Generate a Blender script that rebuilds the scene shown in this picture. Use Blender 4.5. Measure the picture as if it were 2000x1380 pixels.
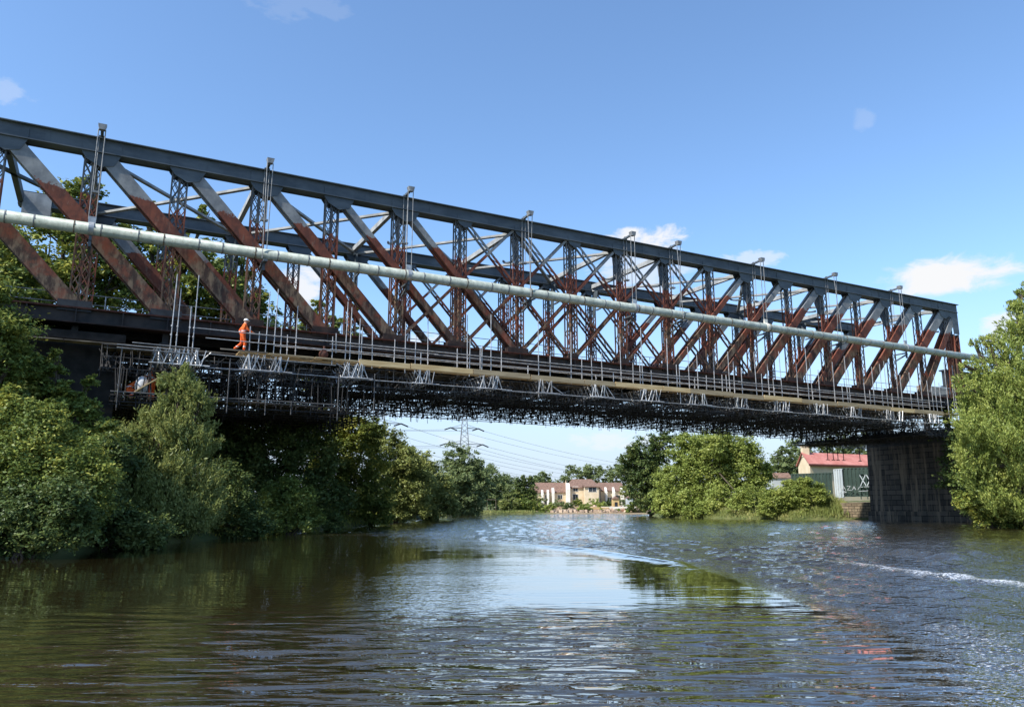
import bpy, bmesh, math, random
import numpy as np
from mathutils import Vector, Matrix
S = bpy.context.scene
for o in list(bpy.data.objects): bpy.data.objects.remove(o)
COL = S.collection
R = math.radians
random.seed(7)

# ------------------------------------------------------------------ camera
CAMZ = 1.5
F = 1500.0 / 2000.0
PITCH = math.atan(296 / 1500.0)
cd = bpy.data.cameras.new("camera"); cam = bpy.data.objects.new("camera", cd); COL.objects.link(cam)
cd.sensor_width = 36; cd.lens = 36 * F; cd.clip_start = 0.1; cd.clip_end = 6000
cam.location = (0, 0, CAMZ); cam.rotation_euler = (R(90) + PITCH, 0, 0)
S.camera = cam
cT, sT = math.cos(PITCH), math.sin(PITCH)
def ray(px, py):
    u = 690 - py
    return Vector((px - 1000, 1500 * cT - u * sT, 1500 * sT + u * cT))
def at(px, py, Y):
    r = ray(px, py); return Vector((0, 0, CAMZ)) + r * (Y / r.y)
def G(px, py):
    r = ray(px, py); t = -CAMZ / r.z; return (r.x * t, r.y * t)

# ------------------------------------------------------------------ world and sun
SUN_AZ = (-0.80, -0.60); SUN_EL = R(47)
S.view_settings.view_transform = 'Standard'; S.view_settings.look = 'None'
S.view_settings.exposure = 0.45; S.view_settings.gamma = 1.0
w = bpy.data.worlds.new("World"); S.world = w; w.use_nodes = True
class NT:
    def __init__(s, nt): s.nt = nt; s.n = nt.nodes; s.l = nt.links
    def add(s, t, **k):
        n = s.n.new(t)
        for a, v in k.items(): setattr(n, a, v)
        return n
    def put(s, sock, v):
        if v is None: return
        if isinstance(v, (int, float)): sock.default_value = v
        elif isinstance(v, (tuple, list)):
            sock.default_value = tuple(v) + ((1.0,) if len(sock.default_value) == 4 and len(v) == 3 else ())
        else: s.l.new(v, sock)
    def math(s, op, a, b=None, c=None, clamp=False):
        n = s.add('ShaderNodeMath', operation=op); n.use_clamp = clamp
        s.put(n.inputs[0], a); s.put(n.inputs[1], b); s.put(n.inputs[2], c); return n.outputs[0]
    def mix(s, f, a, b):
        n = s.add('ShaderNodeMix', data_type='RGBA')
        s.put(n.inputs[0], f); s.put(n.inputs[6], a); s.put(n.inputs[7], b); return n.outputs[2]
    def noise(s, vec, scale, detail=4, rough=.55, dist=0):
        n = s.add('ShaderNodeTexNoise'); s.put(n.inputs['Vector'], vec)
        n.inputs['Scale'].default_value = scale; n.inputs['Detail'].default_value = detail
        n.inputs['Roughness'].default_value = rough; n.inputs['Distortion'].default_value = dist
        return n.outputs['Fac']
    def step(s, v, a, b):
        n = s.add('ShaderNodeMapRange', interpolation_type='SMOOTHSTEP'); s.put(n.inputs[0], v)
        n.inputs[1].default_value = a; n.inputs[2].default_value = b; return n.outputs[0]
    def vscale(s, vec, sc):
        n = s.add('ShaderNodeMapping'); s.put(n.inputs['Vector'], vec); n.inputs['Scale'].default_value = sc; return n.outputs[0]
W = NT(w.node_tree)
bg = W.n['Background']
sky = W.add('ShaderNodeTexSky', sky_type='NISHITA'); sky.sun_disc = False
sky.sun_elevation = SUN_EL; sky.sun_rotation = math.atan2(SUN_AZ[0], SUN_AZ[1])
sky.air_density = 1.0; sky.dust_density = 0.35; sky.ozone_density = 2.0; sky.altitude = 50
tc = W.add('ShaderNodeTexCoord').outputs['Generated']
nrm = W.add('ShaderNodeVectorMath', operation='NORMALIZE'); W.put(nrm.inputs[0], tc)
sep = W.add('ShaderNodeSeparateXYZ'); W.put(sep.inputs[0], nrm.outputs[0])
az = W.math('ARCTAN2', sep.outputs[0], sep.outputs[1]); el = W.math('ARCSINE', sep.outputs[2])
cn = W.noise(W.vscale(nrm.outputs[0], (1, 1, 2.2)), 22, 7, .62, .3)
cn2 = W.noise(W.vscale(nrm.outputs[0], (1, 1, 1.6)), 7, 4, .6)
def ae(px, py):
    r = ray(px, py).normalized(); return math.atan2(r.x, r.y), math.asin(r.z)
CLOUDS = [  # px, py, half width px, half height px, strength, noise weight
    (1845, 538, 185, 52, 1.0, .95), (1265, 472, 95, 38, .95, 1.5), (1250, 530, 110, 60, .55, 1.6), (1475, 508, 90, 24, .5, 2.0),
    (25, 185, 60, 40, .22, 2.0), (560, 5, 120, 40, .08, 2.6), (1686, 228, 26, 36, .12, 1.6), (590, 560, 60, 60, .9, 1.3),
    (820, 665, 80, 22, .6, 1.5), (1960, 640, 60, 45, .8, 1.4), (1180, 858, 110, 26, .5, 1.6), (900, 860, 60, 18, .25, 1.8),
    (2300, 480, 260, 60, .9, 1.7), (-400, 500, 300, 70, .8, 1.8)]
tot = None
for (px, py, hw, hh, st, nw) in CLOUDS:
    a0, e0 = ae(px, py); a1, _ = ae(px + hw, py); _, e1 = ae(px, py - hh)
    da = W.math('DIVIDE', W.math('SUBTRACT', az, a0), abs(a1 - a0)); de = W.math('DIVIDE', W.math('SUBTRACT', el, e0), abs(e1 - e0))
    r2 = W.math('ADD', W.math('MULTIPLY', da, da), W.math('MULTIPLY', de, de))
    v = W.math('SUBTRACT', 1.0, r2)
    v = W.math('ADD', v, W.math('MULTIPLY', W.math('SUBTRACT', cn, .5), nw * 2.2))
    v = W.math('MULTIPLY', W.step(v, 0.2, .95), st)
    # keep noise inside the cloud's own patch
    v = W.math('MULTIPLY', v, W.math('SUBTRACT', 1.0, W.step(r2, 1.2, 2.4)))
    tot = v if tot is None else W.math('MAXIMUM', tot, v)
hazew = W.math('MULTIPLY', W.math('SUBTRACT', 1.0, W.step(el, 0.0, .29)), 0.92)
tint = W.add('ShaderNodeMix', data_type='RGBA', blend_type='MULTIPLY'); tint.inputs[0].default_value = 1.0
W.l.new(sky.outputs[0], tint.inputs[6]); tint.inputs[7].default_value = (1.07, 1.23, 1.35, 1)
skyc = W.mix(hazew, tint.outputs[2], (3.35, 3.88, 4.8))
hsv = W.add('ShaderNodeHueSaturation'); W.put(hsv.inputs['Color'], skyc); hsv.inputs['Saturation'].default_value = 1.0; hsv.inputs['Value'].default_value = 1.0
skyc = hsv.outputs[0]
fin = W.mix(tot, skyc, (4.95, 5.0, 5.1))
W.l.new(fin, bg.inputs[0]); bg.inputs[1].default_value = 0.14
sd = bpy.data.lights.new("sun", 'SUN'); sun = bpy.data.objects.new("sun", sd); COL.objects.link(sun)
sd.energy = 5.0; sd.angle = R(.53); sd.color = (1, .95, .86)
hv = Vector((SUN_AZ[0], SUN_AZ[1], 0)).normalized() * math.cos(SUN_EL) + Vector((0, 0, math.sin(SUN_EL)))
sun.rotation_euler = hv.to_track_quat('Z', 'Y').to_euler()

# ------------------------------------------------------------------ materials
MAT = {}
def newmat(name):
    m = bpy.data.materials.new(name); m.use_nodes = True; t = NT(m.node_tree); MAT[name] = m
    b = t.n['Principled BSDF']; b.inputs['Roughness'].default_value = .7; b.inputs['Specular IOR Level'].default_value = .3
    return m, t, b
def gpos(t): return t.add('ShaderNodeNewGeometry').outputs['Position']
def simple(name, c1, c2, scale=3, rough=.7, metal=0, sc=(1, 1, 1), lo=.35, hi=.65, bump=0, spec=.3):
    m, t, b = newmat(name); v = t.vscale(gpos(t), sc)
    n = t.noise(v, scale, 5, .6)
    t.put(b.inputs['Base Color'], t.mix(t.step(n, lo, hi), c1, c2)); b.inputs['Roughness'].default_value = rough
    b.inputs['Metallic'].default_value = metal; b.inputs['Specular IOR Level'].default_value = spec
    if bump:
        bp = t.add('ShaderNodeBump'); bp.inputs['Strength'].default_value = bump; bp.inputs['Distance'].default_value = .05
        t.put(bp.inputs['Height'], n); t.l.new(bp.outputs[0], b.inputs['Normal'])
    return m
simple('slate', (.06, .075, .088), (.098, .115, .128), 1.3, .55, sc=(.5, .5, 1.5))
simple('slate_dark', (.018, .020, .024), (.035, .04, .045), 2, .6)
simple('tube', (.30, .30, .30), (.50, .50, .50), 4, .45, .35)
simple('tube_deck_shade', (.022, .02, .018), (.075, .068, .062), 2.5, .6, .2)  # darker copy of the tube colour, with the shade under the deck in it
simple('aluminium', (.5, .5, .5), (.75, .75, .74), 5, .4, .3)
simple('board_dull', (.34, .25, .14), (.50, .38, .22), 1.2, .8, sc=(.6, .6, 8))
simple('board', (.60, .40, .18), (.76, .56, .29), 1.2, .8, sc=(.6, .6, 8))
simple('old_board', (.10, .08, .06), (.26, .21, .15), 1.5, .85, sc=(.8, .8, 8))
simple('galv', (.32, .33, .34), (.5, .52, .52), 3, .5, .4)
simple('pale_steel', (.24, .25, .25), (.40, .40, .38), 1.2, .6)
simple('orange', (.75, .10, .02), (.85, .17, .035), 8, .8)
simple('white_plastic', (.75, .75, .75), (.8, .8, .8), 8, .4)
simple('skin', (.45, .25, .17), (.5, .28, .2), 8, .6)
simple('boot', (.35, .22, .11), (.2, .12, .06), 8, .7)
simple('reflective', (.55, .56, .55), (.7, .7, .7), 20, .4)
simple('bark', (.05, .038, .026), (.11, .09, .065), 6, .9, sc=(1, 1, .3), bump=.4)
simple('render_cream', (.62, .50, .33), (.72, .60, .42), .8, .9)
simple('render_white', (.70, .66, .56), (.78, .75, .67), .8, .9)
simple('roof_brown', (.15, .09, .066), (.24, .15, .11), 2.5, .85)
simple('roof_red', (.42, .15, .12), (.54, .23, .19), .7, .8)
simple('roof_trim', (.10, .03, .02), (.14, .05, .03), 2, .7)
simple('fence_green', (.024, .045, .036), (.04, .066, .053), .8, .6)
simple('grey_container', (.38, .42, .44), (.48, .52, .53), .8, .6)
simple('window_glass', (.03, .04, .05), (.06, .07, .08), 3, .1, spec=.6)
simple('brick', (.26, .12, .07), (.42, .25, .16), 3, .9)
simple('rock', (.34, .24, .17), (.60, .48, .36), .9, .9)
simple('shade_stone', (.008, .008, .007), (.022, .02, .018), 1.5, .9)  # near black: the darkness below the deck is put into the stone colour
simple('soil', (.22, .15, .09), (.38, .27, .17), .6, .95)
simple('rust_plain', (.05, .02, .014), (.12, .042, .026), 2.2, .8)
simple('concrete', (.24, .225, .19), (.36, .34, .29), 1.2, .9)
simple('tube_deep_shade', (.014, .013, .012), (.045, .042, .04), 2.5, .7, .1)  # tubes of the lower platform, deep shade put into their colour
simple('tube_shade', (.07, .07, .07), (.15, .145, .14), 4, .55, .2)  # edge tubes darkened in colour for the shade they hang in
simple('worn_grey', (.16, .165, .17), (.28, .28, .27), 4, .55, .2)
simple('dark_rust', (.022, .016, .014), (.05, .03, .024), 2, .8)
simple('chord_web', (.018, .018, .019), (.045, .036, .032), 1.2, .75)
simple('cable', (.10, .10, .11), (.14, .14, .15), 1, .6)
simple('pylon_steel', (.17, .18, .19), (.24, .25, .26), .5, .6)
simple('sack', (.45, .46, .47), (.62, .63, .64), 4, .8)
simple('graffiti', (.38, .40, .41), (.48, .48, .5), 4, .6)
simple('yellow_paint', (.48, .32, .12), (.58, .42, .2), 1, .8)

def truss_mat(name, top1, top2, zcut=17.2):
    m, t, b = newmat(name); p = gpos(t)
    sp = t.add('ShaderNodeSeparateXYZ'); t.put(sp.inputs[0], p)
    n1 = t.noise(p, 1.1, 5, .65); n2 = t.noise(t.vscale(p, (1, 1, .35)), 3.2, 5, .7); n3 = t.noise(p, 9, 3, .6)
    z = t.math('ADD', sp.outputs[2], t.math('ADD', t.math('MULTIPLY', t.math('SUBTRACT', n3, .5), .45), t.math('MULTIPLY', t.math('SUBTRACT', n1, .5), 1.1)))
    up = t.step(z, zcut - .05, zcut + .05)
    grey = t.mix(t.step(n1, .35, .7), top1, top2)
    n4 = t.noise(t.vscale(p, (1, 1, .22)), 5.5, 5, .72)
    rust = t.mix(t.step(n1, .35, .7), (.205, .060, .032), (.090, .030, .020))
    rust = t.mix(t.math('MULTIPLY', t.step(n4, .48, .64), .55), rust, (.052, .026, .020))
    rust = t.mix(t.math('MULTIPLY', t.step(n2, .54, .7), .55), rust, (.26, .16, .11))
    # below the pipe the old paint flakes to brown, cream and soot
    low = t.math('SUBTRACT', 1.0, t.step(z, 13.6, 15.6))
    mott = t.mix(t.step(n2, .42, .62), (.05, .03, .022), (.20, .14, .09))
    rust = t.mix(t.math('MULTIPLY', low, t.step(n1, .36, .56)), rust, mott)
    t.put(b.inputs['Base Color'], t.mix(up, rust, grey)); b.inputs['Roughness'].default_value = .72
    bp = t.add('ShaderNodeBump'); bp.inputs['Strength'].default_value = .3; bp.inputs['Distance'].default_value = .03
    t.put(bp.inputs['Height'], n2); t.l.new(bp.outputs[0], b.inputs['Normal'])
truss_mat('truss_paint', (.17, .175, .18), (.30, .30, .29))
truss_mat('post_paint', (.07, .08, .09), (.17, .16, .15), 17.0)

m, t, b = newmat('pipe')      # pale green-grey lagging with joints and stains
p = gpos(t); n = t.noise(t.vscale(p, (1, 1, .5)), 2.5, 5, .7); n2 = t.noise(p, 10, 3, .6)
c = t.mix(t.step(n, .35, .65), (.30, .345, .30), (.46, .50, .44))
n5 = t.noise(t.vscale(p, (.7, .7, 2.5)), 3.2, 6, .75)
c = t.mix(t.math('MULTIPLY', t.step(n2, .56, .7), .6), c, (.20, .16, .10)); c = t.mix(t.math('MULTIPLY', t.step(n5, .54, .66), .5), c, (.17, .165, .13))
t.put(b.inputs['Base Color'], c); b.inputs['Roughness'].default_value = .5

m, t, b = newmat('pier_stone')
p = gpos(t); n = t.noise(t.vscale(p, (1.6, 1.6, .12)), 1.1, 6, .7); n2 = t.noise(p, 3, 5, .6)
br = t.add('ShaderNodeTexBrick')
mp = t.add('ShaderNodeMapping'); t.put(mp.inputs['Vector'], p); mp.inputs['Rotation'].default_value = (R(90), 0, 0)
sp = t.add('ShaderNodeSeparateXYZ'); t.put(sp.inputs[0], p); cb = t.add('ShaderNodeCombineXYZ')
t.put(cb.inputs[0], t.math('SUBTRACT', sp.outputs[1], t.math('MULTIPLY', sp.outputs[0], .3))); t.put(cb.inputs[1], sp.outputs[2])
t.put(br.inputs['Vector'], cb.outputs[0]); br.inputs['Scale'].default_value = 1.0
br.inputs['Brick Width'].default_value = 1.1; br.inputs['Row Height'].default_value = .5; br.inputs['Mortar Size'].default_value = .035
br.inputs['Color1'].default_value = (.045, .038, .031, 1); br.inputs['Color2'].default_value = (.12, .098, .075, 1); br.inputs['Mortar'].default_value = (.016, .013, .011, 1)
c = t.mix(t.step(n, .47, .66), br.outputs[0], (.24, .18, .12)); c = t.mix(t.math('MULTIPLY', t.step(n2, .6, .8), .3), c, (.1, .08, .06))
t.put(b.inputs['Base Color'], c); b.inputs['Roughness'].default_value = .85
bp = t.add('ShaderNodeBump'); bp.inputs['Strength'].default_value = .6; bp.inputs['Distance'].default_value = .06
t.put(bp.inputs['Height'], br.outputs['Fac']); bp.invert = True; t.l.new(bp.outputs[0], b.inputs['Normal'])

def leafmat(name, dark, light, yellow, trans=.35, yel=.25):
    m = bpy.data.materials.new(name); m.use_nodes = True; t = NT(m.node_tree); MAT[name] = m
    t.n.remove(t.n['Principled BSDF']); out = t.n['Material Output']
    g = t.add('ShaderNodeNewGeometry'); rnd = g.outputs['Random Per Island']
    n = t.noise(g.outputs['Position'], .55, 4, .6)
    c = t.mix(t.math('ADD', t.math('MULTIPLY', rnd, .6), t.math('MULTIPLY', t.step(n, .3, .7), .4)), dark, light)
    c = t.mix(t.math('MULTIPLY', t.step(t.math('ADD', t.math('MULTIPLY', rnd, .25), n), .62, .85), yel * 2), c, yellow)
    d = t.add('ShaderNodeBsdfDiffuse'); t.put(d.inputs[0], c)
    tr = t.add('ShaderNodeBsdfTranslucent'); t.put(tr.inputs[0], t.mix(.3, c, yellow))
    gl = t.add('ShaderNodeBsdfGlossy'); gl.inputs['Roughness'].default_value = .45; gl.inputs[0].default_value = (.6, .65, .6, 1)
    m1 = t.add('ShaderNodeMixShader'); m1.inputs[0].default_value = trans; t.l.new(d.outputs[0], m1.inputs[1]); t.l.new(tr.outputs[0], m1.inputs[2])
    m2 = t.add('ShaderNodeMixShader'); m2.inputs[0].default_value = .025; t.l.new(m1.outputs[0], m2.inputs[1]); t.l.new(gl.outputs[0], m2.inputs[2])
    t.l.new(m2.outputs[0], out.inputs[0])
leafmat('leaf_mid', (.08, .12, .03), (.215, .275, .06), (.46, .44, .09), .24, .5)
leafmat('leaf_dark', (.05, .08, .026), (.105, .15, .042), (.24, .26, .07), .22, .3)  # dark foliage; under the bridge its colour also stands in for shade
leafmat('leaf_willow', (.12, .155, .045), (.29, .33, .10), (.44, .43, .14), .28)
leafmat('leaf_bright', (.16, .215, .045), (.34, .40, .10), (.50, .50, .13), .30)
leafmat('leaf_far', (.11, .15, .06), (.22, .27, .105), (.33, .36, .15), .28, .2)  # paler leaf colour in place of haze over the distance
leafmat('leaf_grass', (.17, .21, .06), (.34, .38, .12), (.58, .52, .22), .35, .35)

# ------------------------------------------------------------------ mesh builder
class MB:
    def __init__(s): s.v = []; s.f = []
    def quad8(s, P):
        k = len(s.v); s.v += [tuple(p) for p in P]
        s.f += [(k, k+3, k+2, k+1), (k+4, k+5, k+6, k+7), (k, k+1, k+5, k+4), (k+1, k+2, k+6, k+5), (k+2, k+3, k+7, k+6), (k+3, k, k+4, k+7)]
    def box(s, lo, hi):
        (a, b, c), (d, e, f) = lo, hi
        s.quad8([(a,b,c),(d,b,c),(d,e,c),(a,e,c),(a,b,f),(d,b,f),(d,e,f),(a,e,f)])
    def beam(s, p0, p1, w, h, side):
        p0, p1 = Vector(p0), Vector(p1); t = (p1 - p0).normalized(); a = Vector(side); a = (a - t * a.dot(t)).normalized(); b_ = t.cross(a)
        a = a * w / 2; b_ = b_ * h / 2
        s.quad8([p0-a-b_, p0+a-b_, p0+a+b_, p0-a+b_, p1-a-b_, p1+a-b_, p1+a+b_, p1-a+b_])
    def tube(s, p0, p1, r, n=6, r1=None):
        p0, p1 = Vector(p0), Vector(p1); r1 = r if r1 is None else r1
        t = p1 - p0
        if t.length < 1e-6: return
        t.normalize(); a = t.orthogonal().normalized(); b_ = t.cross(a); k = len(s.v)
        for (p, q) in ((p0, r), (p1, r1)):
            for i in range(n):
                c = 2 * math.pi * i / n; s.v.append(tuple(p + a * (math.cos(c) * q) + b_ * (math.sin(c) * q)))
        for i in range(n):
            j = (i + 1) % n; s.f.append((k+i, k+j, k+n+j, k+n+i))
        s.f.append(tuple(k + i for i in reversed(range(n)))); s.f.append(tuple(k + n + i for i in range(n)))
    def path(s, pts, r, n=6):
        for i in range(len(pts) - 1):
            rr = r if not isinstance(r, (list, tuple)) else r[i]; r2 = r if not isinstance(r, (list, tuple)) else r[i+1]
            s.tube(pts[i], pts[i+1], rr, n, r2)
    def prism(s, A, B):
        k = len(s.v); n = len(A); s.v += [tuple(p) for p in A] + [tuple(p) for p in B]
        s.f.append(tuple(range(k, k+n))); s.f.append(tuple(reversed(range(k+n, k+2*n))))
        for i in range(n):
            j = (i+1) % n; s.f.append((k+i, k+n+i, k+n+j, k+j))
    def ball(s, c, rx, ry, rz, n=10, m_=7):
        k = len(s.v); c = Vector(c)
        for i in range(m_ + 1):
            th = math.pi * i / m_
            for j in range(n):
                ph = 2 * math.pi * j / n
                s.v.append((c.x + rx*math.sin(th)*math.cos(ph), c.y + ry*math.sin(th)*math.sin(ph), c.z + rz*math.cos(th)))
        for i in range(m_):
            for j in range(n):
                a = k+i*n+j; b_ = k+i*n+(j+1) % n; s.f.append((a, b_, b_+n, a+n))
    def build(s, name, mat, parent=None, smooth=False):
        me = bpy.data.meshes.new(name); V = s.v
        if parent is not None:
            L = parent_world(parent); V = [(x-L[0], y-L[1], z-L[2]) for x, y, z in V]
        me.from_pydata(V, [], s.f)
        bm = bmesh.new(); bm.from_mesh(me); bmesh.ops.recalc_face_normals(bm, faces=bm.faces); bm.to_mesh(me); bm.free()
        if smooth: me.polygons.foreach_set('use_smooth', [True]*len(me.polygons))
        me.materials.append(MAT[mat]); o = bpy.data.objects.new(name, me); COL.objects.link(o)
        if parent is not None: o.parent = parent
        return o
WL = {}
def parent_world(p): return WL.get(p.name, (0, 0, 0))
def tag(o, label=None, cat=None, group=None, kind=None):
    if label: o['label'] = label
    if cat: o['category'] = cat
    if group: o['group'] = group
    if kind: o['kind'] = kind
    return o
def thing(name, loc, label, cat, group=None):
    o = bpy.data.objects.new(name, None); COL.objects.link(o); o.location = loc; WL[o.name] = tuple(loc)
    o.empty_display_size = .3
    return tag(o, label, cat, group)

# ------------------------------------------------------------------ bridge frame
D = Vector((.883, .4695, 0)).normalized(); N = Vector((-D.y, D.x, 0)); O = Vector((0, 48.5, 0)); LP = 4.143
def Wp(s, u, z): return O + D * s + N * u + Vector((0, 0, z))
def si(i): return (i + 1) * LP - 28.63
ZT, ZB, UF = 20.1, 11.07, 9.9

# ------------------------------------------------------------------ river, ground
def poly_sd(P, X, Y):
    P = np.array(P); n = len(P); d = np.full(X.shape, 1e9); ins = np.zeros(X.shape, bool)
    for i in range(n):
        a = P[i]; b_ = P[(i+1) % n]; e = b_ - a; wx = X - a[0]; wy = Y - a[1]
        tt = np.clip((wx*e[0] + wy*e[1]) / (e @ e), 0, 1); d = np.minimum(d, np.hypot(wx - e[0]*tt, wy - e[1]*tt))
        c = ((a[1] > Y) != (b_[1] > Y)) & (X < (b_[0]-a[0]) * (Y - a[1]) / ((b_[1]-a[1]) if b_[1] != a[1] else 1e-9) + a[0]); ins ^= c
    return np.where(ins, -d, d)
RIVER = [(46, -120), (38, 0), (34, 35), (33.5, 50), (37, 62), (43, 69), (38.3, 82.7), (30.5, 82.4), (24, 88), (18.5, 97), (20, 112), (25, 137), (4, 139), (-15, 141), (-40, 155), (-110, 165),
         (-110, 130), (-40, 128), (-16, 116), (-9.2, 106), (-9.5, 85), (-10.8, 66), (-11.5, 53), (-13.6, 36), (-14.6, 22), (-17, 5), (-20, -30), (-26, -120)]
def grid_obj(name, xs, ys, zf, mat):
    X, Y = np.meshgrid(xs, ys); Z = zf(X, Y); nx, ny = len(xs), len(ys)
    co = np.stack([X, Y, Z], -1).reshape(-1, 3).astype(np.float32)
    idx = np.arange(nx*ny).reshape(ny, nx)
    q = np.stack([idx[:-1, :-1], idx[:-1, 1:], idx[1:, 1:], idx[1:, :-1]], -1).reshape(-1, 4)
    me = bpy.data.meshes.new(name); me.vertices.add(len(co)); me.vertices.foreach_set('co', co.ravel())
    me.loops.add(q.size); me.loops.foreach_set('vertex_index', q.ravel().astype(np.int32))
    me.polygons.add(len(q)); me.polygons.foreach_set('loop_start', np.arange(0, q.size, 4, dtype=np.int32))
    me.polygons.foreach_set('loop_total', np.full(len(q), 4, np.int32)); me.update(calc_edges=True)
    me.polygons.foreach_set('use_smooth', np.ones(len(q), bool)); me.materials.append(MAT[mat])
    o = bpy.data.objects.new(name, me); COL.objects.link(o); return o, X, Y
def smooth01(x, a, b_):
    t_ = np.clip((x-a)/(b_-a), 0, 1); return t_*t_*(3-2*t_)
def ground_z(X, Y):
    X = np.asarray(X, float); Y = np.asarray(Y, float)
    sd_ = poly_sd(RIVER, X, Y); z = np.where(sd_ < 0, np.maximum(sd_*.6, -2.0) - .06, np.minimum(sd_*.75, 1.7) + .02)
    z += np.where(sd_ > 0, np.minimum(sd_, 40)*.012, 0) + np.where(sd_ > .8, .15*np.sin(X*.9)*np.cos(Y*.7), 0)
    fb = smooth01(Y, 132, 138); z = z*(1-fb) + fb*np.where(sd_ > 0, np.minimum(sd_*.3, .15+sd_*.016), z)
    z += np.where(Y > 215, np.clip((Y-215)*.01, 0, 3), 0)
    return z
def gz(x, y): return float(ground_z(np.array([x]), np.array([y]))[0])
m, t, b = newmat('ground'); p = gpos(t); n = t.noise(p, .35, 5, .65); n2 = t.noise(p, 5, 4, .7)
c = t.mix(t.step(n, .35, .65), (.05, .075, .022), (.13, .14, .05)); c = t.mix(t.math('MULTIPLY', t.step(n2, .5, .7), .5), c, (.15, .11, .06))
sg = t.add('ShaderNodeSeparateXYZ'); t.put(sg.inputs[0], p)
earth = t.math('MULTIPLY', t.step(sg.outputs[1], 134, 138), t.step(sg.outputs[0], 5, 9))     # bare gardens on the far bank
c = t.mix(t.math('MULTIPLY', earth, t.step(n2, .38, .55)), c, (.30, .21, .14))
t.put(b.inputs['Base Color'], c); b.inputs['Roughness'].default_value = .95
def seq(*a):
    out = []
    for (x0, x1, d) in a: out += list(np.arange(x0, x1 - 1e-6, d))
    return np.array(out + [a[-1][1]])
o, _, _ = grid_obj('ground', seq((-2500, -300, 200), (-300, -60, 12), (-60, 70, 1.1), (70, 300, 12), (300, 2500, 200)),
                   seq((-400, -60, 30), (-60, 0, 4), (0, 175, 1.1), (175, 400, 9), (400, 5000, 300)), ground_z, 'ground')
o['kind'] = 'structure'

# ------------------------------------------------------------------ water
def curve_world(pts):
    return np.array([G(*p) for p in pts])
def pl_dist(P, X, Y):
    d = np.full(X.shape, 1e9); side = np.zeros(X.shape); tp = np.zeros(X.shape); n = len(P) - 1
    for i in range(n):
        a = P[i]; e = P[i+1] - a; wx = X - a[0]; wy = Y - a[1]
        tt = np.clip((wx*e[0] + wy*e[1]) / (e @ e), 0, 1); dd = np.hypot(wx - e[0]*tt, wy - e[1]*tt)
        cr = e[0]*wy - e[1]*wx; m_ = dd < d; d = np.where(m_, dd, d); side = np.where(m_, np.sign(cr), side); tp = np.where(m_, (i+tt)/n, tp)
    return d, side, tp
def smooth(x, a, b_):
    t_ = np.clip((x-a)/(b_-a), 0, 1); return t_*t_*(3-2*t_)
EDGE = curve_world([(700, 1046), (850, 1052), (1000, 1060), (1150, 1073), (1320, 1098), (1450, 1140), (1600, 1195), (1740, 1260), (1810, 1330), (1790, 1400), (1700, 1600)])
FOAM = curve_world([(1560, 1084), (1660, 1103), (1760, 1118), (1880, 1132), (2010, 1147), (2300, 1185)])
CREST2 = curve_world([(1660, 1072), (1760, 1078), (1860, 1086), (1930, 1082)])
FOAM2 = curve_world([(1890, 1230), (1950, 1290), (1990, 1400)])
m, t, b = newmat('water'); g = t.add('ShaderNodeNewGeometry'); p = g.outputs['Position']
at_ch = t.add('ShaderNodeAttribute', attribute_name='chop').outputs['Fac']; at_fo = t.add('ShaderNodeAttribute', attribute_name='foam').outputs['Fac']
at_ri = t.add('ShaderNodeAttribute', attribute_name='ripple').outputs['Fac']
def wave_h(pv):
    rip = t.noise(t.vscale(pv, (.42, 1.55, 1)), 1.6, 2, .45, .4)      # long lapping ripples
    rip2 = t.noise(t.vscale(pv, (.45, 2.0, 1)), 2.3, 2, .55, .5)
    med = t.noise(t.vscale(pv, (1.0, 1.25, 1)), 4.6, 3, .62, .3)      # chop
    swl = t.noise(t.vscale(pv, (.5, 1.2, 1)), .45, 1, .4)
    sv = t.add('ShaderNodeSeparateXYZ'); t.put(sv.inputs[0], pv)
    wob = t.noise(t.vscale(pv, (.5, .9, 1)), .8, 2, .5)
    lap = t.math('SINE', t.math('ADD', t.math('MULTIPLY', sv.outputs[1], 17.0), t.math('MULTIPLY', wob, 26.0)))
    lap2 = t.math('SINE', t.math('ADD', t.math('MULTIPLY', t.math('ADD', sv.outputs[1], t.math('MULTIPLY', sv.outputs[0], .16)), 29.0), t.math('MULTIPLY', wob, -31.0)))
    rp = t.math('ADD', t.math('MULTIPLY', rip, .075), t.math('MULTIPLY', rip2, .045))
    rp = t.math('ADD', rp, t.math('ADD', t.math('MULTIPLY', lap, .0052), t.math('MULTIPLY', lap2, .0018)))
    h = t.math('ADD', t.math('MULTIPLY', rp, at_ri), t.math('MULTIPLY', t.math('MULTIPLY', med, at_ch), .078))
    return t.math('ADD', h, t.math('MULTIPLY', swl, .018))
def off(v):
    n = t.add('ShaderNodeVectorMath', operation='ADD'); t.put(n.inputs[0], p); n.inputs[1].default_value = v; return n.outputs[0]
EPS = .02
h0 = wave_h(p); hx = wave_h(off((EPS, 0, 0))); hy = wave_h(off((0, EPS, 0)))
cn_ = t.add('ShaderNodeCombineXYZ'); t.put(cn_.inputs[0], t.math('DIVIDE', t.math('SUBTRACT', h0, hx), EPS)); t.put(cn_.inputs[1], t.math('DIVIDE', t.math('SUBTRACT', h0, hy), EPS)); cn_.inputs[2].default_value = 0
ad = t.add('ShaderNodeVectorMath', operation='ADD'); t.l.new(g.outputs['Normal'], ad.inputs[0]); t.l.new(cn_.outputs[0], ad.inputs[1])
nz = t.add('ShaderNodeVectorMath', operation='NORMALIZE'); t.l.new(ad.outputs[0], nz.inputs[0]); t.l.new(nz.outputs[0], b.inputs['Normal']); t.l.new(nz.outputs[0], b.inputs['Coat Normal'])
b.inputs['Coat Weight'].default_value = .85; b.inputs['Coat Roughness'].default_value = .015; b.inputs['Coat IOR'].default_value = 1.4
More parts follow.
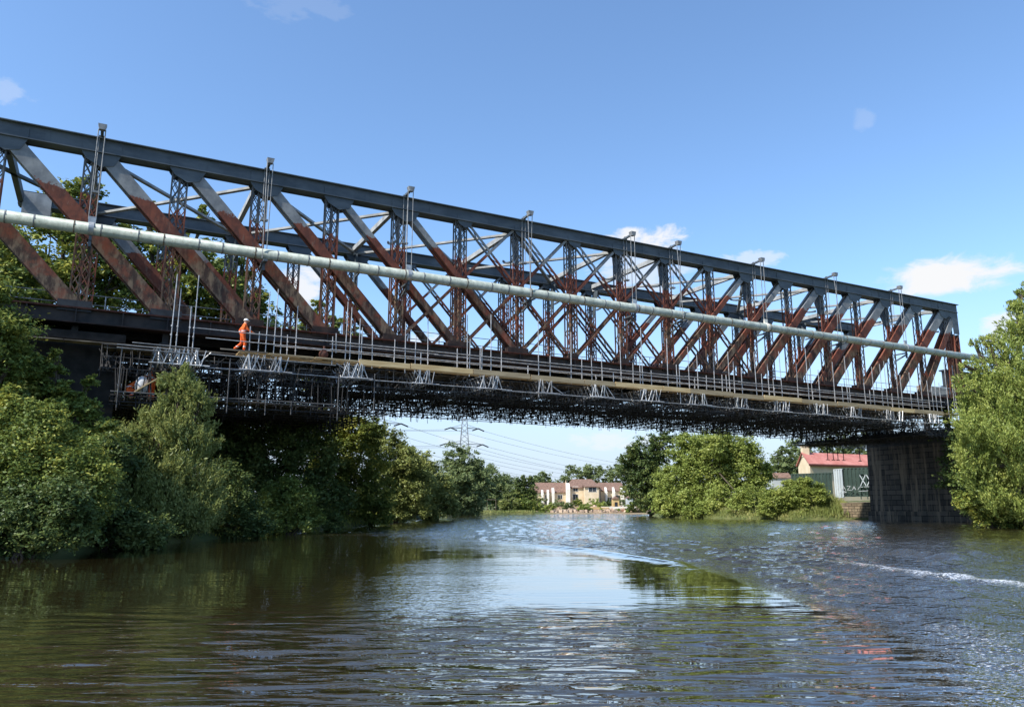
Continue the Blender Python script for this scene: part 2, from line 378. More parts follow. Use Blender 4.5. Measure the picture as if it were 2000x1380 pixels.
fn = t.noise(t.vscale(p, (1, 1.3, 1)), 17, 6, .78); fm = t.step(t.math('ADD', fn, t.math('MULTIPLY', at_fo, .42)), .80, .93)
fm = t.math('MULTIPLY', fm, t.step(at_fo, 0, .15))
t.put(b.inputs['Base Color'], t.mix(fm, (.034, .027, .011), (.62, .64, .66)))
t.put(b.inputs['Roughness'], t.math('ADD', .015, t.math('MULTIPLY', fm, .5)))
b.inputs['IOR'].default_value = 1.5; b.inputs['Specular IOR Level'].default_value = .5
def water_fields(X, Y):
    d, side, tp = pl_dist(EDGE, X, Y); sgn = d * -np.where(side == 0, 1, side)    # positive on the calm inner side
    d2, s2, t2 = pl_dist(FOAM, X, Y); d3, _, t3 = pl_dist(CREST2, X, Y); d4, _, t4 = pl_dist(FOAM2, X, Y)
    return d, sgn, tp, d2, s2, t2, d3, t3, d4
def water_z(X, Y):
    d, sgn, tp, d2, s2, t2, d3, t3, d4 = water_fields(X, Y)
    z = .05*np.exp(-(d/.3)**2) * smooth(tp, .1, .3) * (1 - smooth(tp, .37, .47)*.9)
    z -= .02*np.exp(-((sgn-.8)/.4)**2) * smooth(tp, .15, .3) * (1 - smooth(tp, .38, .5))
    for k in range(1, 6):
        z += .018*np.exp(-((sgn + k*1.25)/.42)**2) * smooth(tp, .05, .3)
    z += .07*np.exp(-(d2/.4)**2)*(1-.15*np.sin(X*2.1)) * smooth(t2, 0, .3)
    z += .12*np.exp(-(d3/.5)**2) - .06*np.exp(-((d3-1.1)/.6)**2)
    rng = np.random.RandomState(3); ch = smooth(-sgn, 0, 1.2)
    for k in range(16):
        a = rng.uniform(0, 6.28); L = rng.uniform(.5, 1.6); z += ch*.006*L*np.sin((X*np.cos(a) + Y*np.sin(a))*6.28/L + rng.uniform(0, 6))
    for k in range(10):
        a = rng.normal(1.57, .30); L = rng.uniform(.35, 1.0); z += (1-ch)*smooth(-Y, -13.5, -8)*.0034*L*np.sin((X*np.cos(a) + Y*np.sin(a))*6.28/L + rng.uniform(0, 6))
    return z
xs = seq((-400, -60, 40), (-60, -20, 3), (-20, -9, .5), (-9, 16, .075), (16, 34, .25), (34, 60, 3), (60, 400, 40))
ys = seq((-300, -40, 30), (-40, 0, 4), (0, 4, .4), (4, 18, .06), (18, 34, .12), (34, 80, .5), (80, 200, 4))
wo, X, Y = grid_obj('water', xs, ys, water_z, 'water'); wo['kind'] = 'structure'
d, sgn, tp, d2, s2, t2, d3, t3, d4 = water_fields(X, Y)
ch = smooth(-sgn, -.1, 1.0)*(.85) + .0
ch = np.maximum(ch*(1 - .5*smooth(Y, 26, 60)), (.24+.10*smooth(X, 4, 14))*smooth(Y, 24, 34)); ch = np.maximum(ch, .15*smooth(-X, -1.0, 1.2)*smooth(X, -4.2, -2.6)*smooth(Y, 6, 9)*(1-smooth(Y, 20, 24)))
ri = (1-smooth(-sgn, -.3, .4))*smooth(-Y + .5*np.sin(X*.9) + .35*np.sin(X*2.3+1), -12.4, -9.6)*(.40 + .60*smooth(X, -4.2, -2.2)) + .05 + .20*smooth(Y, 22, 32)
pat = .5 + .5*np.sin(X*.33 + 1.5*np.sin(Y*.11)) * np.sin(Y*.28 + X*.1)
ri = ri * (.65 + .35*pat); ch = np.maximum(ch, .10*smooth(-Y, -12, -9))
fo = np.exp(-(d2/.5)**2)*.80*smooth(t2, .0, .25) + np.exp(-(d4/1.3)**2)*.68 + .25*np.exp(-(d3/.35)**2) + .10*smooth(-sgn, 2.0, 5)*(Y < 25)
for nm, A in (('chop', ch), ('ripple', ri), ('foam', fo)):
    a_ = wo.data.attributes.new(nm, 'FLOAT', 'POINT'); a_.data.foreach_set('value', A.ravel().astype(np.float32))

# ------------------------------------------------------------------ truss bridge
bridge = thing('railway_bridge', Wp(0, 0, ZB-.8), 'long steel railway truss bridge, slate grey above and rusty red below, across the river', 'bridge')
def splan(mb, s0, z0, s1, z1, wd, u0, u1):   # flat bar lying in the plane of a truss
    t_ = Vector((s1-s0, z1-z0)); t_.normalize(); n_ = Vector((-t_.y, t_.x)) * wd/2
    c = [(s0-n_.x, z0-n_.y), (s1-n_.x, z1-n_.y), (s1+n_.x, z1+n_.y), (s0+n_.x, z0+n_.y)]
    mb.prism([Wp(a, u0, b_) for a, b_ in c], [Wp(a, u1, b_) for a, b_ in c])
def sbox(mb, s0, s1, u0, u1, z0, z1):
    mb.quad8([Wp(s0,u0,z0), Wp(s1,u0,z0), Wp(s1,u1,z0), Wp(s0,u1,z0), Wp(s0,u0,z1), Wp(s1,u0,z1), Wp(s1,u1,z1), Wp(s0,u1,z1)])
ZTC = ZT - .78   # underside of the top chord
def heavy(i):    # width of a solid diagonal by its top node, None for laced counters
    k = i if i <= 7.5 else 15 - i
    return {-3: .78, -2: .78, -1: .76, 0: .72, 1: .66, 2: .58, 3: .40, 4: .36}.get(int(k))
def build_truss(uc, i0, i1, near):
    A, B = si(i0), si(i1)
    mb = MB(); sbox(mb, A-.15, B, uc-.31, uc+.31, ZTC, ZT-.05); sbox(mb, A-.25, B+.12, uc-.5, uc+.5, ZT-.05, ZT)
    sbox(mb, A-.1, B-.03, uc-.44, uc-.32, ZTC-.03, ZTC+.03); sbox(mb, A-.1, B-.03, uc+.32, uc+.44, ZTC-.03, ZTC+.03)
    for k in range(int(i0), int(i1)):   # cover straps over the chord joints
        sbox(mb, si(k)+1.9, si(k)+2.15, uc-.325, uc-.312, ZTC+.05, ZT-.08)
    mb.build('top_chord', 'slate', bridge)
    mb = MB(); sbox(mb, A, B, uc-.26, uc+.26, ZB-.74, ZB-.08)
    for k in range(int(i0), int(i1)+1):
        for q in (0, .5): sbox(mb, si(k+q)-.03, si(k+q)+.03, uc-.46, uc-.27, ZB-.74, ZB-.08)
    mb.build('bottom_chord', 'chord_web', bridge)
    mb = MB(); sbox(mb, A-.1, B+.1, uc-.48, uc+.48, ZB-.08, ZB); mb.build('chord_flange', 'rust_plain', bridge)
    mb = MB(); sbox(mb, A-.1, B+.1, uc-.48, uc+.48, ZB-.8, ZB-.74); mb.build('chord_flange', 'dark_rust', bridge)
    nodes = [i for i in range(-3, 20) if i0 <= i <= i1]
    for i in nodes:
        s = si(i); mb = MB()
        sbox(mb, s-.055, s+.055, uc-.16, uc+.16, ZB, ZTC)
        for e in (-.38, .38):
            sbox(mb, s+e-.036, s+e+.036, uc-.2, uc-.13, ZB, ZTC); sbox(mb, s+e-.036, s+e+.036, uc+.13, uc+.2, ZB, ZTC)
            n_ = 14; dz = (ZTC-ZB)/n_
            for k in range(n_):
                for uu in (-.17, .15):
                    s0, s1 = (s+e*.92, s+e*.12) if k % 2 else (s+e*.12, s+e*.92)
                    splan(mb, s0, ZB+k*dz, s1, ZB+(k+1)*dz, .05, uc+uu, uc+uu+.02)
                    if uu < 0: splan(mb, s1, ZB+k*dz, s0, ZB+(k+1)*dz, .05, uc+uu-.022, uc+uu-.004)
        mb.build('post', 'post_paint', bridge)
        # joint plates
        mb = MB(); dr = 1 if i <= 7 else -1
        for uu in (-.345, .315):
            pts = [(-.55*dr, .55), (1.25*dr, .55), (1.25*dr, -.02), (.95*dr, -.62), (.35*dr, -.78), (-.3*dr, -.45), (-.55*dr, -.1)]
            if heavy(i) is None: pts = [(x*.6, z*.6) for x, z in pts]
            mb.prism([Wp(s+x, uc+uu, ZTC+z) for x, z in pts], [Wp(s+x, uc+uu+.03, ZTC+z) for x, z in pts])
        mb.build('gusset_plate', 'slate', bridge)
        mb = MB(); hb = heavy(i-2*dr)
        ln = .85 if hb else .45
        for uu in (-.36, .33): sbox(mb, s-ln, s+ln*.75, uc+uu, uc+uu+.04, ZB-.2, ZB+.34)
        sbox(mb, s-ln*.9, s+ln*.7, uc-.30, uc+.30, ZB+.002, ZB+.34)
        mb.build('bearing_plate', 'slate_dark' if i < 2 else 'dark_rust', bridge)
    for i in range(-3, 18):
        for dr in (1, -1):
            t0, b0 = i, i + 2*dr
            if dr == 1 and i > 9 or dr == -1 and i < 6: continue
            if t0 < i0 or t0 > i1 or b0 < i0 or b0 > i1+.01: continue
            hw = heavy(i) if ((dr == 1 and i <= 4) or (dr == -1 and i >= 11)) else None
            mb = MB(); s0, s1 = si(t0), si(b0); s0 += .35*dr; z0 = ZTC + .05; s1 -= .15*dr; z1 = ZB + .05
            if hw:
                for (ua, ub) in ((-.31, -.25), (.25, .31)): splan(mb, s0, z0, s1, z1, hw, uc+ua, uc+ub)
                t_ = Vector((s1-s0, z1-z0)).normalized(); n_ = Vector((-t_.y, t_.x))
                for e in (-1, 1):
                    ox, oz = n_.x*e*(hw/2-.03), n_.y*e*(hw/2-.03)
                    for (ua, ub) in ((-.249, -.14), (.14, .249)): splan(mb, s0+ox, z0+oz, s1+ox, z1+oz, .05, uc+ua, uc+ub)
                mb.build('diagonal', 'truss_paint', bridge)
            else:
                t_ = Vector((s1-s0, z1-z0)); Ln = t_.length; t_.normalize(); n_ = Vector((-t_.y, t_.x))
                sh = .02*dr
                for uu in (-.24+sh, .20+sh): splan(mb, s0, z0, s1, z1, .15, uc+uu, uc+uu+.045)
                nl = 16
                for k in range(nl):
                    a, c_ = k/nl, (k+1)/nl; ua, ub = (-.2, .2) if k % 2 else (.2, -.2)
                    mb.beam(Wp(s0+(s1-s0)*a, uc+ua+sh, z0+(z1-z0)*a), Wp(s0+(s1-s0)*c_, uc+ub+sh, z0+(z1-z0)*c_), .06, .02, D)
                mb.build('counter_brace', 'truss_paint', bridge)
    if near:   # end frame at the right
        s = si(i1); mb = MB()
        for uu in (-.35, .32):
            pts = [(-2.1, ZT-.7), (-.02, ZT-.06), (-.02, ZT-3.0), (-.75, ZT-3.0), (-1.0, ZT-1.9)]
            pts = [(-2.1, ZT-.85), (-2.1, ZT-.06), (-.02, ZT-.06), (-.02, ZT-2.9), (-.85, ZT-2.9), (-.95, ZT-1.5), (-1.3, ZT-1.2)]
            mb.prism([Wp(s+a, uc+uu, z) for a, z in pts], [Wp(s+a, uc+uu+.03, z) for a, z in pts])
        mb.build('end_plate', 'slate', bridge)
        mb = MB()
        for e in (-.75, -.1): sbox(mb, s+e-.05, s+e+.05, uc-.3, uc+.3, ZB, ZT-2.9)
        for k in range(8):
            z0 = ZB + k*.76; a, c_ = (-.75, -.1) if k % 2 else (-.1, -.75)
            splan(mb, s+a, z0, s+c_, z0+.76, .08, uc-.32, uc-.29)
        mb.build('end_post', 'post_paint', bridge)
        mb = MB()
        for (ua, ub) in ((-.31, -.25), (.25, .31)): splan(mb, s-.5, ZT-1.2, si(15.9), ZB, .62, uc+ua, uc+ub)
        mb.build('diagonal', 'truss_paint', bridge)
I1 = 17.37
build_truss(0, -3, I1, True); build_truss(UF, -.95, 17.3, False)
cross = [0, 2, 4, 6, 8, 9, 11, 13, 15, 17]
for i in cross:
    s = si(i); mb = MB(); mb.beam(Wp(s, .32, ZT-.45), Wp(s, UF-.32, ZT-.45), .26, .34, D)
    mb.build('cross_strut', 'pale_steel', bridge)
    for (u0, e) in ((.25, 1), (UF-.25, -1)):   # sway bracket: plate under the chord with a curved knee
        mb = MB()
        pts = [(0, ZTC), (.75, ZTC), (.62, ZTC-1.0), (.3, ZTC-1.9), (0, ZTC-2.6)]
        mb.prism([Wp(s-.02+.11, u0+e*a, z) for a, z in pts], [Wp(s+.02+.11, u0+e*a, z) for a, z in pts])
        arc = [Wp(s+.11, u0+e*(.5+1.5*math.sin(k/5*1.35)), ZTC-1.75+ .55*(1-math.cos(k/5*1.35))) for k in range(6)]
        for k in range(5): mb.beam(arc[k], arc[k+1], .12, .12, D)
        mb.build('sway_bracket', 'slate', bridge)
for a, c_ in zip(cross[:-1], cross[1:]):
    if c_ - a < 2: continue
    for k, (p_, q_) in enumerate(((a, c_), (c_, a))):
        mb = MB(); mb.beam(Wp(si(p_), .33, ZT-.62 - .16*k), Wp(si(q_), UF-.33, ZT-.62 - .16*k), .24, .14, (0, 0, 1) if 0 else D)
        mb.build('lateral_brace', 'pale_steel', bridge)
mb = MB()   # left portal struts, out to the hidden end
mb.beam(Wp(si(-2), .33, ZT-.62), Wp(si(0), UF-.33, ZT-.62), .26, .16, D); mb.build('lateral_brace', 'slate', bridge)
mb = MB(); mb.beam(Wp(si(-.95), .33, ZT-.45), Wp(si(-.95), UF-.33, ZT-.45), .3, .5, D); mb.build('cross_strut', 'slate', bridge)
mb = MB(); sbox(mb, si(-.95)+.1, si(-.95)+1.6, UF-.5, UF+.5, ZT-1.5, ZT-.052); mb.build('portal_box', 'pale_steel', bridge)
for i in range(-2, 18):
    mb = MB(); sbox(mb, si(i)-.15, si(i)+.15, .3, UF-.3, ZB-1.3, ZB-.5); sbox(mb, si(i)-.28, si(i)+.28, .29, UF-.29, ZB-1.36, ZB-1.3)
    mb.build('floor_beam', 'slate_dark', bridge)
mb = MB(); sbox(mb, si(-3), si(I1), .32, UF-.32, ZB-.48, ZB-.3); mb.build('track_floor', 'slate_dark', bridge)
for uu in (2.2, 3.7, 6.3, 7.8):
    mb = MB(); sbox(mb, si(-3), si(I1), uu-.15, uu+.15, ZB-.9, ZB-.49); mb.build('stringer', 'slate_dark', bridge)
# hand rail inside, standing on the floor
mb = MB()
for zz in (ZB+.45, ZB+.95): mb.tube(Wp(si(-1.2), .8, zz), Wp(si(17.2), .8, zz), .022, 5)
for k in range(38): mb.tube(Wp(si(-1.2)+k*2.06, .8, ZB-.3), Wp(si(-1.2)+k*2.06, .8, ZB+.97), .024, 5)
mb.build('hand_rail', 'tube', bridge)
mb = MB()
for zz in (ZB+.5, ZB+1.05): mb.tube(Wp(si(-1.2), UF-.8, zz), Wp(si(17.2), UF-.8, zz), .022, 5)
for k in range(38): mb.tube(Wp(si(-1.2)+k*2.06, UF-.8, ZB-.3), Wp(si(-1.2)+k*2.06, UF-.8, ZB+1.07), .024, 5)
mb.build('hand_rail', 'tube', bridge)

# ------------------------------------------------------------------ pipe and its hangers
PU, PZ, PR = -1.3, 14.85, .30
pipe = thing('water_main', Wp(0, PU, PZ-PR), 'long pale grey green pipe hung along the outside of the truss bridge', 'pipe')
mb = MB(); mb.tube(Wp(-44, PU, PZ), Wp(88, PU, PZ), PR, 28); mb.build('pipe_barrel', 'pipe', pipe, True).data
ns_ = 86
for k in range(ns_):
    s = -38 + k*1.42 + (.25 if k % 2 else 0); mb = MB(); mb.tube(Wp(s, PU, PZ), Wp(s+.06, PU, PZ), PR+.018, 28)
    mb.build('pipe_joint', 'worn_grey' if k % 3 else 'old_board', pipe, False)
DAV = [(0, 'A', 'first'), (2, 'B', ''), (4, 'A', ''), (6, 'B', ''), (8, 'A', ''), (9, 'B', ''), (11, 'A', ''), (13, 'B', ''), (15, 'A', '')]
DLAB = ['pipe hanger farthest left, with big grey head above the tree line', 'pipe hanger above the worker in orange, rods passing behind the pipe',
        'third pipe hanger from the left, white clamp resting on the pipe', 'fourth pipe hanger from the left, where the crossed lattice bars begin',
        'pipe hanger in front of the white cloud, clamp sitting on the pipe', 'pipe hanger just right of the one before the cloud, rods running down past the pipe',
        'pipe hanger over the white collar of the pipe', 'second pipe hanger from the right, beside sloping grey diagonals', 'pipe hanger farthest right on the top chord']
for (i, kd, _), lab in zip(DAV, DLAB):
    s = si(i) + .28
    h_ = thing('pipe_hanger', Wp(s, 0, ZT), lab, 'pipe hanger', 'pipe hangers along the top chord')
    mb = MB(); mb.beam(Wp(s, .25, ZT+.06), Wp(s, PU+.05, ZT+.14), .14, .12, D); mb.beam(Wp(s, .3, ZT+.06), Wp(s, -.45, ZT+.06), .3, .1, D)
    mb.beam(Wp(s, -.42, ZT+.05), Wp(s, -.42, ZT+.22), .1, .1, D); mb.build('davit_arm', 'slate', h_)
    mb = MB(); mb.prism([Wp(s-.2, PU-.17, ZT+.30), Wp(s+.2, PU-.17, ZT+.30), Wp(s+.13, PU-.17, ZT+.0), Wp(s-.13, PU-.17, ZT+.0)],
                        [Wp(s-.2, PU+.17, ZT+.30), Wp(s+.2, PU+.17, ZT+.30), Wp(s+.13, PU+.17, ZT+.04), Wp(s-.13, PU+.17, ZT+.04)])
    mb.build('davit_head', 'worn_grey', h_)
    zb = PZ + PR if kd == 'A' else PZ - PR - .25
    for e in (-.16, .16):
        mb = MB(); uu = PU if kd == 'A' else PU + e*2.3; ss = s + e if kd == 'A' else s
        mb.tube(Wp(s+e, PU, ZT+.05), Wp(ss if kd == 'A' else s+e, uu, zb+.2), .026, 6); mb.build('rod', 'worn_grey', h_)
    mb = MB()
    if kd == 'A':
        mb.beam(Wp(s, PU, PZ+PR-.05), Wp(s, PU, PZ+PR+.34), .34, .1, D); mb.tube(Wp(s-.12, PU, PZ), Wp(s+.12, PU, PZ), PR+.04, 20)
        mb.build('clamp', 'galv' if i != 11 else 'render_white', h_)
    else:
        mb.beam(Wp(s, PU-.5, zb+.1), Wp(s, PU+.5, zb+.1), .2, .12, D); mb.build('cradle', 'slate', h_)
    mb = MB()
    for e in (-.12, .12): mb.tube(Wp(s+e, -.42, ZT+.1), Wp(s+e, -.42, ZT-3.0), .02, 5)
    mb.beam(Wp(s, -.33, ZT-3.0), Wp(s, -.55, ZT-3.0), .4, .1, D)
    mb.build('tie_rods', 'worn_grey', h_)
    if kd == 'A' or 1:  # bracket under the pipe, bolted to the post
        mb = MB(); mb.beam(Wp(s, -.2, PZ-1.0), Wp(s, PU-.1, PZ-.55), .1, .1, D); mb.beam(Wp(s, -.2, PZ-.45), Wp(s, PU, PZ-.45), .12, .1, D)
        mb.beam(Wp(s, PU, PZ-.9), Wp(s, PU, PZ-.35), .12, .12, D); mb.build('pipe_bracket', 'slate', h_)

# ------------------------------------------------------------------ scaffold
ZW = 9.2; UW = -2.35
sc = thing('scaffolding', Wp(0, UW, ZW), 'tube scaffolding with tan toe boards hung below and beside the bridge deck', 'scaffolding')
rng = random.Random(11)
def s_of(px, u, z):   # distance along the bridge of a picture column, for laying out the bays
    lo, hi = -60., 120.
    for _ in range(50):
        mid = (lo+hi)/2; P = Wp(mid, u, z); zc = P.y*cT + (P.z-CAMZ)*sT
        if 1000 + 1500*P.x/zc < px: lo = mid
        else: hi = mid
    return (lo+hi)/2
SA, SB = s_of(430, UW, ZW), s_of(1842, UW, ZW)
k = 0; s = SA
while s < SB:
    L_ = min(rng.choice([3.9, 3.9, 3.0, 2.4]), SB - s); mb = MB(); dz = rng.uniform(-.035, .035)
    sbox(mb, s, s+L_-rng.uniform(.01, .1), UW-.06, UW-.02, ZW+(-.14 if s > SA+7 else -.03)+dz, ZW+(.16 if s > SA+7 else .05)+dz); o = mb.build('toe_board', 'old_board' if s < SA+2 else ('board_dull' if rng.random() < .3 else 'board'), sc); s += L_
s = -38
while s < SB + 1:
    L_ = rng.choice([3.9, 3.9, 2.7]); mb = MB()
    for j in range(4 if s > SA else 3):
        u0 = UW + .02 + j*.34 if s > SA else -1.5 + j*.26
        sbox(mb, s, s+L_-.03, u0, u0+.24, ZW-.03+rng.uniform(0, .02), ZW+.02+rng.uniform(0, .02))
    mb.build('deck_boards', 'board' if s > SA else 'old_board', sc); s += L_
# guard rails
for (zz, uu, a0) in ((ZW+.98, UW, SA-1.2), (ZW+.53, UW, SA-.6), (ZW+.72, -1.0, SA+3), (ZW+1.1, -1.0, SA+6)):
    s = a0
    while s < SB:
        L_ = rng.choice([6.3, 6.3, 4.9]); e = min(s+L_, SB+.3); mb = MB(); dz = rng.uniform(-.02, .02)
        mb.tube(Wp(s-.12, uu+rng.uniform(-.02, .02), zz+dz), Wp(e+.12, uu+.03, zz+dz+rng.uniform(-.02, .02)), .026, 6); mb.build('guard_rail', 'tube', sc); s += L_
# standards: (picture column, height above walkway, depth below)
ST = [(475+14, 1.4, .15), (506, 1.15, .1), (520, 3.4, .6), (536, 3.6, .1), (550, 1.5, 1.0), (562, 1.4, .1), (578, 3.1, .7),
      (650, 1.3, .3), (657, 1.5, -.4), (675, 3.4, .8), (684, 3.1, .5), (702, 2.5, .5), (706, 2.0, .2), (728, 2.0, .3), (770, 1.7, .8), (792, 2.6, .4), (811, 1.9, .4),
      (822, .9, .6), (836, 3.3, .3), (893, 1.6, .2), (913, 3.8, .4), (917, 2.0, .3), (938, 1.8, .9), (941, 1.7, .2), (959, 3.7, .3), (979, 1.9, .2), (1031, .9, .1), (1052, 3.7, 1.2), (1074, 1.5, .2),
      (1115, 3.2, .2), (1136, 1.9, .5), (1156, 1.8, 1.0), (1164, .8, .2), (1176, 2.2, .2), (1198, .8, .1), (1213, 3.3, .3), (1236, 1.8, .4), (1250, 2.0, .6), (1255, 4.1, .2), (1272, 1.2, .9), (1304, 3.6, .2),
      (1322, 1.8, .3), (1327, 1.6, .9), (1346, 3.4, .2), (1356, 1.2, .2), (1363, 2.9, .2), (1379, 1.5, .4), (1395, 3.6, .5), (1410, 1.6, .1), (1419, 1.7, .9), (1425, 3.4, .3), (1434, 2.8, .2), (1449, 2.1, .2),
      (1477, 3.4, .2), (1488, 1.8, .2), (1502, 2.9, .1), (1512, 1.8, 1.0), (1527, 3.7, .4), (1558, 3.2, .3), (1579, 4.2, .6), (1587, 3.4, 1.1), (1600, 2.6, .3), (1630, 3.6, .5), (1645, 1.6, .3),
      (1655, 4.0, .3), (1660, 3.2, .6), (1690, 2.6, .2), (1699, 1.4, .2), (1707, 3.4, .3), (1723, 3.7, .4), (1733, 4.0, .3), (1742, 1.5, .2), (1754, 3.4, .3), (1762, 3.0, .2), (1779, 3.3, .2), (1793, 2.2, .2), (1801, 3.9, .4),
      (1815, 3.0, .3), (1822, 2.3, .4), (1829, 3.4, .2), (1838, 2.7, .3), (1851, 4.6, .4), (1864, 3.4, .3), (1868, 4.8, .3), (336, 3.7, .4), (347, 3.0, .3), (371, 2.1, .4), (379, 3.8, .8)]
for (px, hi, lo) in ST:
    uu = UW + rng.choice([0.06, .06, .06, 1.2, .9]) if px > 400 else UW; s = s_of(px, uu, ZW+1); mb = MB()
    mb.tube(Wp(s, uu, ZW-lo), Wp(s+rng.uniform(-.04, .04)*hi/2, uu+rng.uniform(-.03, .03), ZW+hi*.98), .027, 6)
    for zz in (.53, .98):
        if hi > zz: mb.box(*[tuple(Wp(s, uu, ZW+zz) + Vector((q, q, q))) for q in (-.036, .036)])
    mb.build('standard', 'tube', sc)
# lattice beams across, projecting at every panel
def lattice_beam(s, ua, ub, zt, mat):
    mb = MB(); zb = zt - .75
    mb.tube(Wp(s, ua, zt), Wp(s, ub, zt), .027, 5); mb.tube(Wp(s, ua+.1, zb), Wp(s, ub, zb), .027, 5)
    n_ = int((ub-ua)/.45)
    for k in range(n_):
        a = ua + .1 + k*.45; mb.tube(Wp(s, a, zb if k % 2 else zt), Wp(s, a+.45, zt if k % 2 else zb), .02, 4)
        if k < 6: mb.tube(Wp(s-.28, a, zt), Wp(s+.22, a+.1, zb), .022, 4)
    mb.tube(Wp(s, ua+.1, zb), Wp(s, ua, zt), .03, 5)
    if abs(ua - UW) < .4:      # splayed end frame that catches the light
        for k in range(rng.choice([2, 3, 3])):
            a = s - .3 + k*.24 + rng.uniform(-.07, .07); mb.tube(Wp(a, ua+rng.uniform(-.1, .1), (zt if k % 2 else zb)+rng.uniform(-.05, .05)), Wp(a+.24+rng.uniform(-.1, .1), ua+.05, (zb if k % 2 else zt)+rng.uniform(-.05, .08)), rng.uniform(.018, .03), 5)
        mb.tube(Wp(s-.45, ua, zb), Wp(s+.6, ua, zb), .03, 5)
    mb.build('lattice_beam', rng.choice(['aluminium', 'galv', 'tube']), sc)
LB = [485, 498, 538, 548, 680, 695, 706, 820, 838, 944, 962, 970, 1058, 1076, 1160, 1178, 1260, 1280, 1352, 1372, 1440, 1458, 1518, 1534, 1592, 1606, 1662, 1682, 1732, 1745, 1756, 1815, 1828, 335, 350, 368, 385, 312]
for px in LB: lattice_beam(s_of(px, UW, ZW-.4), UW-.12+rng.uniform(-.15, .1), 11.5, ZW-.18, 'aluminium')
# outrigger line tube and low braces
mb = MB()
for (a, c_) in ((400, 660), (640, 1000), (980, 1400), (1380, 1840)):
    mb.tube(Wp(s_of(a, UW, 8.2), UW, 8.25+rng.uniform(-.04, .04)), Wp(s_of(c_, UW, 8.2), UW, 8.25+rng.uniform(-.04, .04)), .027, 6)
mb.build('bottom_ledger', 'tube', sc)
for (a, c_) in ((700, 657), (1100, 1066), (384, 412), (1200, 1185)):
    mb = MB(); mb.tube(Wp(s_of(a, UW, 8.3), UW, 8.3), Wp(s_of(c_, UW, 8.9), UW, 9.0), .03, 6); mb.build('brace', 'tube', sc)
# the mass of tubes under the deck
mb = MB(); r2 = random.Random(5); S0, S1 = s_of(195, UW, 8.2), SB
for z0 in (8.95, 8.4, 7.95):
    for j in range(12):
        uu = -2.1 + j*1.2
        s = S0
        while s < S1:
            L_ = r2.uniform(4, 6.4)
            if r2.random() < .9: mb.tube(Wp(s, uu+r2.uniform(-.1, .1), z0+r2.uniform(-.1, .1)), Wp(s+L_, uu+r2.uniform(-.1, .1), z0+r2.uniform(-.1, .1)), .028, 4)
            s += L_
n_ = int((S1-S0)/.8)
for z0 in (8.9, 8.1):
    for k in range(n_):
        s = S0 + k*.8 + r2.uniform(-.3, .3); mb.tube(Wp(s, -2.2+r2.uniform(-.4, .3), z0+r2.uniform(-.1, .1)), Wp(s+r2.uniform(-.2, .2), 11.6, z0+r2.uniform(-.1, .1)), .028, 4)
for k in range(2300):      # drops, braces and couplers
    s = r2.uniform(S0, S1); uu = r2.choice([-2.1 + 1.2*j for j in range(12)]) + r2.uniform(-.12, .12)
    zlo = 7.95 - abs(r2.gauss(0, .16)); 
    mb.tube(Wp(s, uu, zlo), Wp(s+r2.gauss(0, .08), uu+r2.gauss(0, .08), r2.uniform(8.4, 9.1)), .022, 4)
    if r2.random() < .5:
        q = Wp(s, uu, 7.97+r2.uniform(-.06, .06)); mb.quad8([q+Vector(v)*.06 for v in ((-1,-1,-1),(1,-1,-1),(1,1,-1),(-1,1,-1),(-1,-1,1),(1,-1,1),(1,1,1),(-1,1,1))])
for k in range(1500):
    s = r2.uniform(S0, S1); uu = r2.uniform(-2.1, 12.2); a = r2.uniform(-1, 1)
    mb.tube(Wp(s, uu, 7.95+r2.uniform(-.05, .1)), Wp(s+a*1.1, uu+r2.uniform(-1, 1), 8.9), .026, 4)
mb.build('tube_mass', 'tube_deck_shade', sc)['kind'] = 'stuff'
mb = MB(); s = S0      # working floor boards under the bridge, with gaps
while s < S1:
    for j in range(8):
        if r2.random() < .78: sbox(mb, s, s+2.4, -1.2+j*1.5, -1.2+j*1.5+1.38, 9.0+r2.uniform(0, .03), 9.06+r2.uniform(0, .02))
    s += 2.45
mb.build('working_floor', 'old_board', sc)['kind'] = 'stuff'

# lower hanging platform at the left
lp = thing('hanging_platform', Wp(-18, UW, 6.6), 'lower dark scaffold platform hanging under the left end of the bridge', 'scaffold platform')
mb = MB(); A_, B_ = s_of(215, UW, 6.7), s_of(765, UW, 6.7)
for j in range(11):
    uu = -2.3 + j*1.35; mb.tube(Wp(A_, uu, 6.6), Wp(B_+r2.uniform(-1.5, .3), uu, 6.6), .03, 5)
    mb.tube(Wp(A_, uu, 6.3), Wp(B_+r2.uniform(-3, -1), uu, 6.3+r2.uniform(-.1, .1)), .03, 5)
for k in range(36):
    s = A_ + (B_-A_)*k/35; mb.tube(Wp(s, -2.6, 6.5), Wp(s, 11.8, 6.5), .03, 5)
for k in range(330):
    s = r2.uniform(A_, B_); uu = -2.3 + 1.35*r2.randrange(11)
    mb.tube(Wp(s, uu, 6.4-abs(r2.gauss(0, .25))), Wp(s+r2.gauss(0, .1), uu, 7.9), .027, 4)
mb.build('tube_mass', 'tube_deep_shade', lp)['kind'] = 'stuff'
mb = MB(); s = A_
while s < B_ - 2:
    for j in range(7):
        if r2.random() < .85: sbox(mb, s, s+2.4, -2.0+j*1.9, -2.0+j*1.9+1.8, 6.65+r2.uniform(0, .03), 6.7+r2.uniform(0, .02))
    s += 2.45
mb.build('platform_floor', 'old_board', lp)['kind'] = 'stuff'
mb = MB(); mb.tube(Wp(A_, UW-.05, 6.75), Wp(B_-3, UW-.05, 6.75), .035, 6); mb.build('edge_tube', 'tube_shade', lp)
